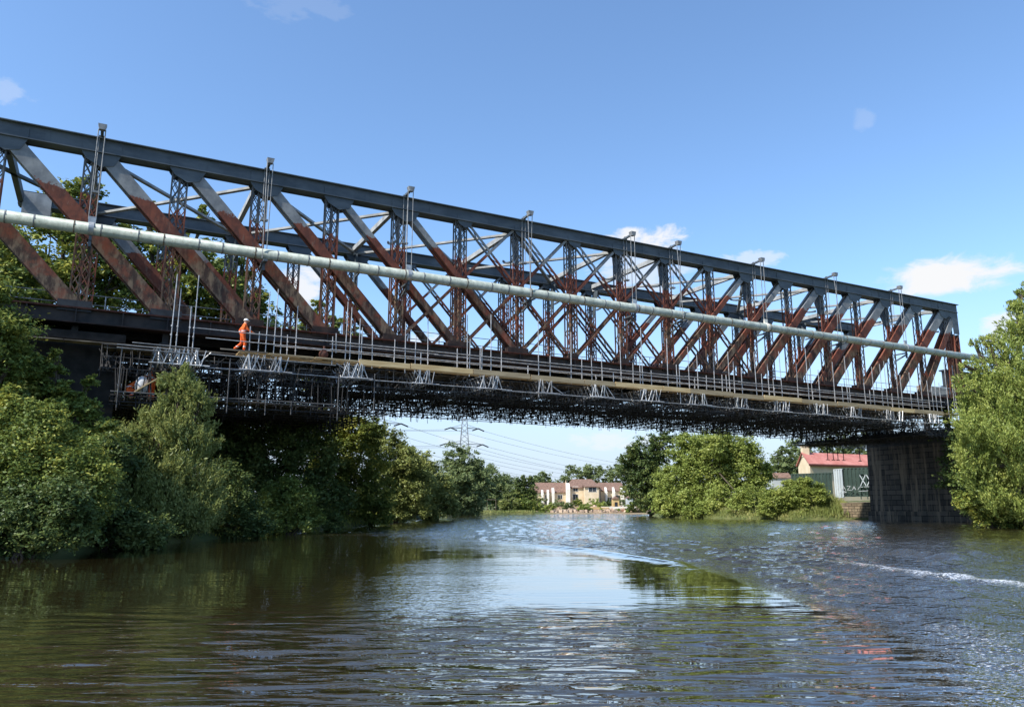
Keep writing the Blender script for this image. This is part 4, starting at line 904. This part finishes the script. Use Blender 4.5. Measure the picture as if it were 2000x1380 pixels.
tree('leafy_tree', 'tree behind the chimney of the red roofed building', 'tree', [(1562, 885, 3.0), (1590, 880, 3.0), (1640, 870, 3.5), (1690, 872, 3.5), (1560, 905, 2.6)], 142, 10000, .45, 'leaf_far')
tree('osier', 'large bright willow at the right picture edge in front of the bridge end', 'tree', [(2010, 760, 2.9), (1965, 790, 2.5), (1940, 850, 2.6), (1990, 900, 3.0), (1925, 720, 1.2), (1968, 690, 1.5), (1995, 640, 1.3), (2040, 640, 2.0), (1890, 830, 1.1), (1900, 760, 1.1), (1900, 890, 1.2), (1990, 960, 2.2), (1985, 600, .7), (2060, 560, 1.6), (2070, 850, 3.2), (1880, 715, .35), (1905, 670, .4), (1930, 665, .5), (1995, 575, .4)], 50, 125000, .21, 'leaf_bright', 'upright')
tree('dark_shrub', 'shaded shrub between the pier and the right hand willow', 'bush', [(1905, 930, 1.3), (1925, 970, 1.5), (1900, 980, 1.1), (1960, 1000, 1.4), (1920, 1005, .9), (1990, 1005, 1.2)], 52.5, 22000, .18, 'leaf_mid', 'broad', trunk=False)
tree('leafy_tree', 'dark tree filling the bank behind the right side of the pier', 'tree', [(1900, 850, 3.0), (1930, 900, 3.2), (1900, 950, 2.6), (1960, 840, 3.2)], 66, 14000, .28, 'leaf_dark')
# --- grasses and reeds
def blades(name, label_kind, pts, n, hmin, hmax, wd, mat, seed):
    rs = np.random.RandomState(seed); P = np.array(pts); k = rs.randint(0, len(P)-1, n); f = rs.random(n)[:, None]
    base = P[k]*(1-f) + P[k+1]*f; base = base + rs.normal(0, 1, (n, 2))*np.array([.35, .35]); z0 = np.maximum(ground_z(base[:, 0], base[:, 1]), -.05)
    h = rs.uniform(hmin, hmax, n); C = np.stack([base[:, 0], base[:, 1], z0+h*.5], 1); ax = unit(np.stack([rs.normal(0, .22, n), rs.normal(0, .22, n), np.ones(n)], 1))
    bb = unit(np.cross(ax, rs.normal(size=(n, 3)))); r = thing(name, (0, 0, 0), None, None)
    bpy.data.objects.remove(r); e = bpy.data.objects.new('tmp_anchor', None); WL['tmp_anchor'] = (0, 0, 0)
    o_ = leaves_mesh(name, C, ax*h[:, None]*.5, bb*wd, mat, e); o_.parent = None; bpy.data.objects.remove(e); o_['kind'] = 'stuff'; return o_
blades('reeds', '', [(34.3, 46), (34.0, 50), (35.5, 56), (37.5, 61), (40, 65)], 9000, .5, 1.5, .02, 'leaf_grass', 1)
blades('bank_grass', '', [(19.5, 97), (22, 92), (25, 88), (30, 83.3), (33, 83.4), (35.5, 83.5)], 5000, .15, .5, .03, 'leaf_grass', 2)
blades('far_grass', '', [(-15, 142), (-8, 141.2), (0, 140.4), (4, 140)], 1800, .2, .6, .05, 'leaf_grass', 3)
blades('meadow_grass', '', [(-14, 118), (-20, 122), (-10, 108.5), (-9.8, 100), (-10.2, 90)], 6000, .3, .9, .05, 'leaf_grass', 4)
blades('shore_grass', '', [(-10.9, 75), (-11.5, 62), (-12.2, 53), (-13.2, 44), (-14.3, 36)], 5000, .15, .5, .02, 'leaf_mid', 5)

# ------------------------------------------------------------------ far bank houses
def gable_house(name, label, px0, px1, yb, ye, yr, Y, depth, wall, roof, wins, gable_left=False, chim=None, hip=0, cat='house'):
    a = at(px0, yb, Y); b_ = at(px1, yb, Y); ze = at(px0, ye, Y).z; zr = at(px0, yr, Y).z; g_ = gz(a.x, Y) - .6
    r = thing(name, ((a.x+b_.x)/2, Y + depth/2, g_), label, cat); x0, x1 = a.x, b_.x
    mb = MB(); mb.box((x0, Y, g_), (x1, Y+depth, ze))
    mb.prism([(x0, Y, ze), (x0, Y+depth, ze), (x0, Y+depth/2, zr-.15)], [(x0+.02, Y, ze), (x0+.02, Y+depth, ze), (x0+.02, Y+depth/2, zr-.15)])
    mb.build('wall', wall, r)
    mb = MB(); e = .35; hx = hip
    mb.prism([(x0-e, Y-e, ze-.05), (x0-e+hx, Y+depth/2, zr), (x0-e+hx, Y+depth/2, zr-.25), (x0-e, Y-e, ze-.25)], [(x1+e, Y-e, ze-.05), (x1+e-hx, Y+depth/2, zr), (x1+e-hx, Y+depth/2, zr-.25), (x1+e, Y-e, ze-.25)])
    mb.prism([(x0-e, Y+depth+e, ze-.05), (x0-e+hx, Y+depth/2+.01, zr), (x0-e+hx, Y+depth/2+.01, zr-.25), (x0-e, Y+depth+e, ze-.25)], [(x1+e, Y+depth+e, ze-.05), (x1+e-hx, Y+depth/2+.01, zr), (x1+e-hx, Y+depth/2+.01, zr-.25), (x1+e, Y+depth+e, ze-.25)])
    rf = mb.build('roof', roof, r)
    WL[rf.name] = WL[r.name]
    if chim:
        c_ = at(chim[0], chim[1], Y); mb = MB(); mb.box((c_.x-.45, Y+depth/2-.5, zr-.6), (c_.x+.45, Y+depth/2+.5, c_.z)); mb.build('chimney', chim[2] if len(chim) > 2 else 'brick', rf)
        mb2 = MB(); mb2.tube((c_.x, Y+depth/2, c_.z), (c_.x, Y+depth/2, c_.z+.4), .15, 6); mb2.build('chimney_pot', 'brick', rf)
    for (wx, wy, ww, wh) in wins:
        c_ = at(wx, wy, Y); mb = MB(); mb.box((c_.x-ww/2-.1, Y-.06, c_.z-wh/2-.1), (c_.x+ww/2+.1, Y-.003, c_.z+wh/2+.1)); fr = mb.build('window', 'render_white', r); WL[fr.name] = WL[r.name]
        mb = MB()
        for e_ in (-1, 1): mb.box((c_.x+e_*ww/4-ww/4+.04, Y-.09, c_.z-wh/2), (c_.x+e_*ww/4+ww/4-.04, Y-.062, c_.z+wh/2))
        mb.build('pane', 'window_glass', fr)
    return r
gable_house('cream_house', 'cream house with two gabled bays at the left of the terrace', 1045, 1106, 986, 960, 941, 198, 8, 'render_cream', 'roof_brown', [(1094, 970, 1.1, 1.0), (1068, 970, .9, 1.0), (1068, 979, 1.0, .9)])
gable_house('cream_house', 'tallest cream house in the middle of the terrace with hipped brown roof', 1108, 1173, 986, 951, 934, 196, 9, 'render_cream', 'roof_brown', [(1124, 954.5, 1.2, 1.1), (1155, 954, 1.9, 1.1), (1124, 970, 1.3, 1.3), (1164, 971, 1.6, .7)], hip=2)
gable_house('cream_house', 'cream house with brown roof at the right of the terrace', 1174, 1217, 986, 957, 941, 198, 8, 'render_cream', 'roof_brown', [(1191, 975, 1.2, 1.0), (1207, 972, 1.8, 1.3)])
gable_house('brick_house', 'small pinkish house at the far left end of the terrace', 1040, 1058, 985, 956, 945, 203, 7, 'brick', 'roof_brown', [(1048, 960, 1, 1)])
# white projecting gable walls and bay
def wallpiece(label, px, y0, y1, wd, Y, dep, mat):
    a = at(px, y1, Y); c_ = at(px, y0, Y); mb = MB(); g_ = gz(a.x, Y)-.6; mb.prism([(a.x-wd/2, Y-dep, g_), (a.x-wd/2, Y, g_), (a.x-wd/2, Y, c_.z), (a.x-wd/2, Y-dep, c_.z-dep*.6)], [(a.x+wd/2, Y-dep, g_), (a.x+wd/2, Y, g_), (a.x+wd/2, Y, c_.z), (a.x+wd/2, Y-dep, c_.z-dep*.6)])
    o_ = mb.build('party_wall', mat, None); tag(o_, label, 'wall')
wallpiece('white wall standing out between left and middle houses', 1109, 943, 986, .9, 195.5, 2.4, 'render_white')
wallpiece('narrow white wall right of the middle house', 1183, 951, 986, .5, 197.5, 2.2, 'render_white')
wallpiece('white wall near the orange door at the right house', 1198, 951, 986, .5, 197.5, 2.2, 'render_white')
wallpiece('white wall at the right end of the terrace', 1214, 951, 975, .6, 197.5, 2.2, 'render_white')
wallpiece('leftmost of the white walls on the left house', 1059, 956, 986, .5, 197.5, 2.0, 'render_white')
wallpiece('second white wall from the left on the left house', 1070, 956, 986, .5, 197.5, 2.0, 'render_white')
wallpiece('third white wall from the left beside an arched opening', 1080, 952, 986, .6, 197.5, 2.2, 'render_white')
gable_house('house_bay', 'projecting cream bay with balcony in front of the middle house', 1143, 1170, 986, 949, 944, 192.5, 3, 'render_cream', 'roof_brown', [(1157, 955, 1.9, 1.1)], cat='house bay')
# garden terraces
def tbox(name, label, cat, px, y0, y1, wd, Y, dp, mat):
    a = at(px, y0, Y); c_ = at(px, y1, Y); mb = MB(); mb.box((a.x-wd/2, Y, max(min(c_.z, a.z), gz(a.x, Y)-.5)), (a.x+wd/2, Y+dp, a.z)); return tag(mb.build(name, mat, None), label, cat)
gl = 0
for (px, y0, wd, Y, mat, lab) in ((1100, 989, 6.5, 158, 'soil', 'bare reddish earth terrace below the left house'), (1085, 996, 8, 149, 'soil', 'low earth terrace at the far waterside'),
        (1150, 990, 8, 152, 'yellow_paint', 'sandy terrace wall below the middle house'), (1185, 994, 8.5, 147, 'brick', 'brick retaining wall at the far waterside'),
        (1210, 989, 6.5, 154, 'render_white', 'pale stepped garden wall below the right house'), (1165, 998, 7, 144, 'brick', 'low brick river wall in front of the gardens'), (1122, 999, 7, 143.5, 'soil', 'crumbling earth edge at the far waterside')):
    tbox('garden_wall', lab, 'garden wall', px, y0, 1004, wd, Y, 4, mat)
for (px, y0, wd, mat, lab) in ((1247, 976, 1.5, 'brick', 'small brick shed by the dark tree'), (1232, 972, 1.6, 'grey_container', 'grey garden shed on the far bank'), (1203, 974, 1.3, 'yellow_paint', 'small ochre garden hut in front of the right house')):
    r = thing('garden_shed', at(px, 995, 160), lab, 'shed'); c_ = at(px, y0, 160); g_ = gz(c_.x, 160)-.3
    mb = MB(); mb.box((c_.x-wd/2, 160, g_), (c_.x+wd/2, 162, c_.z)); mb.build('wall', mat, r)
    mb = MB(); mb.prism([(c_.x-wd/2-.1, 159.8, c_.z), (c_.x, 159.8, c_.z+.6), (c_.x+wd/2+.1, 159.8, c_.z)], [(c_.x-wd/2-.1, 162.2, c_.z), (c_.x, 162.2, c_.z+.6), (c_.x+wd/2+.1, 162.2, c_.z)]); mb.build('roof', 'roof_brown', r)
    mb = MB(); mb.box((c_.x-.3, 159.95, g_), (c_.x+.3, 159.99, g_+1.9)); mb.build('door', 'slate_dark', r)
for (px, py, r_, Y, mt, lab) in ((1052, 978, 1.6, 165, 'leaf_mid', 'round green bush below the leftmost house wall'), (1090, 984, 1.3, 160, 'leaf_far', 'bush on the earth terrace below the left house'),
        (1112, 990, 1.1, 150, 'leaf_dark', 'dark small bush at the corner of the earth terrace'), (1128, 981, 1.0, 170, 'leaf_mid', 'bush under the windows of the middle house'), (1160, 982, 1.2, 168, 'leaf_bright', 'yellow green bush under the bay'),
        (1176, 986, 1.0, 158, 'leaf_bright', 'lime bush above the sandy terrace wall'), (1192, 984, 1.0, 165, 'leaf_dark', 'dark bush below the right house'), (1218, 980, 1.3, 170, 'leaf_far', 'bush left of the grey garden shed'),
        (1010, 997, .8, 142, 'leaf_bright', 'low waterside plant left of the terrace'), (1175, 998, .6, 142.5, 'leaf_mid', 'plant hanging over the low brick river wall'), (1205, 998, .6, 142.5, 'leaf_bright', 'small plant at the waterside by the pale wall')):
    tree('leafy_bush', lab, 'bush', [(px, py, r_), (px+r_*5, py+2, r_*.8), (px-r_*5, py+3, r_*.8)], Y, 1800, .26, mt, trunk=False)
mb = MB(); r3 = random.Random(9)
for k in range(420):
    px = r3.uniform(1075, 1255); Yq = r3.choice([141.5, 143, 146, 150, 155, 160, 166]) + r3.uniform(-.8, .8); xq = at(px, 990, Yq).x; zq = gz(xq, Yq); hh = r3.uniform(.15, .55)*(1 + (Yq-141)*.03); ww = r3.uniform(.2, .8)
    q = Vector((xq, Yq, zq + hh*.3)); rt = r3.uniform(0, 3.1); a_ = Vector((math.cos(rt), math.sin(rt), 0))
    mb.beam(q - Vector((0, 0, hh*.6)), q + Vector((r3.uniform(-.1, .1), 0, hh*.7)), ww, ww*.7, a_)
tag(mb.build('rockery', 'rock', None), 'tan and pink stones and steps of the gardens on the far bank', 'rockery')['kind'] = 'stuff'
for px, lab in ((960, 'left pale wooden goal frame on the far bank'), (985, 'right pale wooden goal frame on the far bank')):
    a = at(px, 975, 146); mb = MB()
    for e in (-.8, .8): mb.beam((a.x+e, 146, gz(a.x, 146)-.2), (a.x+e, 146, a.z), .08, .08, (1, 0, 0))
    mb.beam((a.x-.8, 146, a.z), (a.x+.8, 146, a.z), .07, .07, (0, 1, 0)); tag(mb.build('wooden_frame', 'old_board', None), lab, 'wooden frame')

# ------------------------------------------------------------------ right bank yard
Yb = 108; bl = thing('red_roof_building', (at(1640, 930, Yb).x, Yb, 2), 'cream building with a red roof and brick chimney left of the pier', 'building')
gA, gB = at(1560, 925, Yb+3), at(1583, 925, Yb-2); far_ = at(1725, 925, Yb+4)
ze = at(1583, 905, Yb-2).z; zr = at(1573, 884, Yb).z
p1 = Vector((gB.x, gB.y, 0)); p0 = Vector((gA.x, gA.y, 0)); q1 = Vector((far_.x, far_.y, 0)); dv = q1 - p1; q0 = p0 + dv; gm = (p0+p1)/2; gq = gm + dv
def zz(v, z): return (v.x, v.y, z)
mb = MB(); g_ = 1.2; mb.quad8([zz(p1,g_), zz(q1,g_), zz(q0,g_), zz(p0,g_), zz(p1,ze), zz(q1,ze), zz(q0,ze), zz(p0,ze)])
mb.prism([zz(p1,ze), zz(gm,zr-.1), zz(p0,ze)], [zz(p1+dv*.001,ze), zz(gm+dv*.001,zr-.1), zz(p0+dv*.001,ze)]); mb.build('wall', 'render_cream', bl)
mb = MB(); ov = dv.normalized()*.3; oo = (p1-gm).normalized()*.35
mb.prism([zz(p1+oo-ov,ze-.15), zz(gm-ov,zr), zz(gm-ov,zr+.12), zz(p1+oo-ov,ze)], [zz(q1+oo,ze-.15), zz(gq,zr), zz(gq,zr+.12), zz(q1+oo,ze)])
mb.prism([zz(p0-oo-ov,ze-.15), zz(gm-ov,zr+.002), zz(gm-ov,zr+.122), zz(p0-oo-ov,ze)], [zz(q0-oo,ze-.15), zz(gq,zr+.002), zz(gq,zr+.122), zz(q0-oo,ze)]); rf = mb.build('roof', 'roof_red', bl); WL[rf.name] = WL[bl.name]
mb = MB(); mb.beam(p1+oo*1.05-ov+Vector((0,0,ze-.22)), q1+oo*1.05+Vector((0,0,ze-.22)), .1, .22, oo); mb.build('gutter', 'roof_trim', bl)
mb = MB(); c_ = gm + dv*.03; mb.box((c_.x-.45, c_.y-.4, zr-.5), (c_.x+.45, c_.y+.4, zr+1.0)); mb.box((c_.x-.52, c_.y-.47, zr+.85), (c_.x+.52, c_.y+.47, zr+.98)); mb.build('chimney', 'render_cream', rf)
c_ = p0*.45+p1*.55; gn = (p1-p0).cross(Vector((0,0,1))).normalized(); gn = gn if gn.y < 0 else -gn
mb = MB(); mb.beam(Vector(zz(c_, ze-1.2))+gn*.04, Vector(zz(c_, ze-.3))+gn*.04, .5, .05, (p1-p0)); mb.build('window', 'window_glass', bl)
def fence_run(name, label, cat, pa, pb, z0, z1, mat, rib=.22):
    pa, pb = Vector(pa), Vector(pb); r = thing(name, zz((pa+pb)/2, z0), label, cat); mb = MB(); dr_ = (pb-pa); L_ = dr_.length; dr_.normalize(); nn_ = Vector((-dr_.y, dr_.x, 0)); n_ = int(L_/rib)
    for k in range(n_):
        a = pa + dr_*(k*rib); mb.beam(Vector(zz(a + dr_*rib/2 + nn_*(.04 if k % 2 else -.04), z0)), Vector(zz(a + dr_*rib/2 + nn_*(.04 if k % 2 else -.04), z1)), rib, .06, dr_)
    mb.build('panel', mat, r); mb = MB(); mb.beam(Vector(zz(pa, z1+.05)), Vector(zz(pb, z1+.05)), .14, .1, nn_); mb.build('top_rail', mat, r); mb = MB(); mb.beam(Vector(zz(pa, z0-.05)), Vector(zz(pb, z0-.05)), .14, .1, nn_); mb.build('bottom_rail', mat, r)
    return r
f0 = at(1545, 930, 100); f1 = at(1627, 930, 96); f2 = at(1644, 930, 94.5); f3 = at(1722, 930, 92)
fence_run('green_container', 'dark green ribbed container wall beside the bush', 'container', (f0.x, f0.y, 0), (f1.x, f1.y, 0), 2.0, 5.35, 'fence_green')
fence_run('grey_container', 'pale grey ribbed container standing between two green ones', 'container', (f1.x+.03, f1.y-.3, 0), (f2.x, f2.y-.3, 0), 2.5, 5.75, 'grey_container')
gc = fence_run('green_container', 'green container with white scribbled graffiti left of the pier', 'container', (f2.x+.03, f2.y, 0), (f3.x, f3.y, 0), 2.6, 5.85, 'fence_green')
# white scribble: loose letter strokes like those in the photograph
fd_ = Vector((f3.x-f2.x, f3.y-f2.y, 0)).normalized(); fn_ = Vector((fd_.y, -fd_.x, 0)); base = Vector((f2.x-.9, f2.y, 3.25)) + fn_*.16
mb = MB(); st = [[(.1,.7),(.9,.75)],[(.5,.72),(.4,.0)],[(.9,0),(1.25,.7),(1.5,0)],[(1.0,.3),(1.45,.3)],[(1.7,.7),(2.2,.68),(1.75,.05),(2.3,.0)],[(2.4,0),(2.7,.65),(2.95,.05)],[(2.5,.28),(2.85,.3)],
    [(3.2,.1),(3.5,.6),(3.9,.5)],[(3.3,-.2),(4.6,-.1)],[(.3,-.35),(.9,-.5),(1.6,-.3),(1.2,-.15)],[(4.1,.55),(5.4,.6)]]
for pl_ in st: mb.path([base + fd_*(a*.8) + Vector((0, 0, c_*.7)) for a, c_ in pl_], .03, 5)
mb.build('graffiti', 'graffiti', gc)
# green cross braced gate
gt = thing('steel_gate', zz(Vector((f3.x-2.2, f3.y-1.2, 0)), 2.4), 'green steel gate frame with crossed bars in front of the container by the pier', 'gate'); mb = MB()
ga = Vector((f2.x+1.6, f2.y-1.2, 0)); gb2 = Vector((f3.x, f3.y-1.2, 0)); ng = 4
for zq in (3.6, 5.2): mb.beam(Vector(zz(ga, zq)), Vector(zz(gb2, zq)), .12, .12, (0,0,1))
mb.build('bar', 'fence_green', gt); mb = MB()
for k in range(ng+1):
    q = ga.lerp(gb2, k/ng); mb.beam(Vector(zz(q, 2.2)), Vector(zz(q, 5.25)), .1, .1, fd_)
mb.build('upright', 'fence_green', gt); mb = MB()
for k in range(ng):
    q, q2 = ga.lerp(gb2, k/ng), ga.lerp(gb2, (k+1)/ng)
    mb.beam(Vector(zz(q, 3.65)), Vector(zz(q2, 5.15)), .09, .05, (0,0,1)); mb.beam(Vector(zz(q, 5.15)), Vector(zz(q2, 3.65)), .09, .05, (0,0,1))
mb.build('cross_bar', 'grey_container', gt)
# stone river wall
m, t, b = newmat('rubble'); p = gpos(t); sp = t.add('ShaderNodeSeparateXYZ'); t.put(sp.inputs[0], p); cb = t.add('ShaderNodeCombineXYZ'); t.put(cb.inputs[0], sp.outputs[0]); t.put(cb.inputs[1], sp.outputs[2])
br = t.add('ShaderNodeTexBrick'); t.put(br.inputs['Vector'], cb.outputs[0]); br.inputs['Scale'].default_value = 1; br.inputs['Brick Width'].default_value = .6; br.inputs['Row Height'].default_value = .28; br.inputs['Mortar Size'].default_value = .03
br.inputs['Color1'].default_value = (.48, .38, .25, 1); br.inputs['Color2'].default_value = (.28, .21, .14, 1); br.inputs['Mortar'].default_value = (.05, .04, .03, 1)
t.put(b.inputs['Base Color'], t.mix(t.step(t.noise(p, 2, 4, .6), .4, .7), br.outputs[0], (.2, .165, .11))); b.inputs['Roughness'].default_value = .9
w0 = at(1648, 1000, 82.9); w1 = at(1712, 1000, 82.9)
mb = MB(); mb.quad8([(w0.x, w0.y, -1), (w1.x+1, w1.y, -1), (w1.x+1, w1.y+5, -1), (w0.x, w0.y+5, -1), (w0.x+.1, w0.y+.15, 1.75), (w1.x+1, w1.y+.15, 1.85), (w1.x+1, w1.y+5, 1.85), (w0.x+.1, w0.y+5, 1.75)])
tag(mb.build('stone_wall', 'rubble', None), 'low tan rubble stone wall at the water left of the pier', 'wall')
blades('wall_grass', '', [(w0.x-.6, w0.y+.6), (w0.x+.6, w0.y+.9), (w0.x-.2, 84), (w0.x-1, 86)], 1500, .4, 1.1, .04, 'leaf_grass', 8)
hr = thing('hut', at(1528, 945, 112), 'small grey hut with a brown roof behind the bush', 'hut'); a = at(1508, 948, 112); c_ = at(1545, 933, 112)
mb = MB(); mb.box((a.x, 112, 1.2), (c_.x, 115, c_.z)); mb.build('wall', 'grey_container', hr); mb = MB()
mb.prism([(a.x-.2, 111.8, c_.z), (a.x-.2, 113.5, c_.z+.8), (a.x-.2, 115.2, c_.z)], [(c_.x+.2, 111.8, c_.z), (c_.x+.2, 113.5, c_.z+.8), (c_.x+.2, 115.2, c_.z)]); mb.build('roof', 'roof_brown', hr)

# ------------------------------------------------------------------ pylons and cables
def pylon(x, y, H, label, arms, ang, visible=True):
    r = thing('electricity_pylon', (x, y, 2), label, 'pylon'); mb = MB(); lv = [(2, 3.6), (12, 2.6), (19, 1.9), (24.6, 1.6), (31, 1.15), (37, .7), (H, .12)]
    for (z0, h0), (z1, h1) in zip(lv[:-1], lv[1:]):
        nseg = 3
        for e1, e2 in ((1, 1), (1, -1), (-1, -1), (-1, 1)): mb.tube((x+e1*h0, y+e2*h0, z0), (x+e1*h1, y+e2*h1, z1), .13, 4)
        for k in range(nseg):
            za, zb_ = z0+(z1-z0)*k/nseg, z0+(z1-z0)*(k+1)/nseg; ha, hb = h0+(h1-h0)*k/nseg, h0+(h1-h0)*(k+1)/nseg
            for (ax_, ay_, bx2, by2) in ((-1,-1,1,-1), (1,-1,1,1), (1,1,-1,1), (-1,1,-1,-1)):
                mb.tube((x+ax_*ha, y+ay_*ha, za), (x+bx2*hb, y+by2*hb, zb_), .07, 4); mb.tube((x+bx2*ha, y+by2*ha, za), (x+ax_*hb, y+ay_*hb, zb_), .07, 4)
    mb.build('tower', 'pylon_steel', r); ends = []
    ca, sa = math.cos(ang), math.sin(ang)
    for (z, L_) in arms:
        for e in (-1, 1):
            tip = Vector((x+e*L_*ca, y+e*L_*sa, z)); mb = MB()
            for q in (-1, 1):
                mb.tube((x+q*1.2*-sa+e*ca, y+q*1.2*ca+e*sa, z), tip, .11, 4); mb.tube((x+e*ca, y+e*sa, z+1.3), tip, .09, 4)
            mb.build('cross_arm', 'pylon_steel', r)
            for dirn in (1, -1):
                d2_ = Vector((-sa*dirn, ca*dirn, 0)); d2_ = Vector((math.cos(.15)*1, .6, 0)).normalized()*dirn
                tp2 = tip + d2_*2.6 + Vector((0, 0, -.9)); mb = MB(); mb.tube(tip, tp2, .24, 6); mb.build('insulator', 'slate_dark', r); ends.append((tp2, e, dirn))
    return r, ends
P0 = at(907, 870, 300); _, E0 = pylon(P0.x, 300, 41, 'lattice electricity pylon behind the tree, seen below the bridge', [(31.0, 5.6), (24.8, 7.4), (19.0, 5.8)], .35)
P1 = at(742, 870, 262); _, E1 = pylon(P1.x, 262, 40, 'electricity pylon hidden by trees, one arm tip showing left of the sky gap', [(29.0, 7.0), (22, 5.5), (35, 4.5)], .3)
def cable(a, b_, sag, label):
    n_ = 26; mb = MB(); pts = [a.lerp(b_, k/n_) - Vector((0, 0, sag*4*(k/n_)*(1-k/n_))) for k in range(n_+1)]; mb.path(pts, .055, 4)
    tag(mb.build('power_line', 'cable', None), label, 'power line', 'power lines across the gap below the bridge')
tg = at(1500, 900, 620)
for k, (p_, e, dn) in enumerate([q for q in E0 if q[2] == 1]):
    cable(p_, Vector((tg.x + e*7, 620, p_.z+1)), 9.5, 'thin power line running right from the pylon')
for k, (p_, e, dn) in enumerate([q for q in E1 if q[2] == 1][:4]):
    cable(p_, Vector((at(1400, 900, 600).x + e*7, 600, p_.z)), 12, 'thin power line sagging right from the hidden pylon')
for k, (p_, e, dn) in enumerate([q for q in E0 if q[2] == -1][:4]):
    cable(p_, Vector((-190 + e*6, 190, p_.z+6)), 5, 'thin power line running left from the pylon')
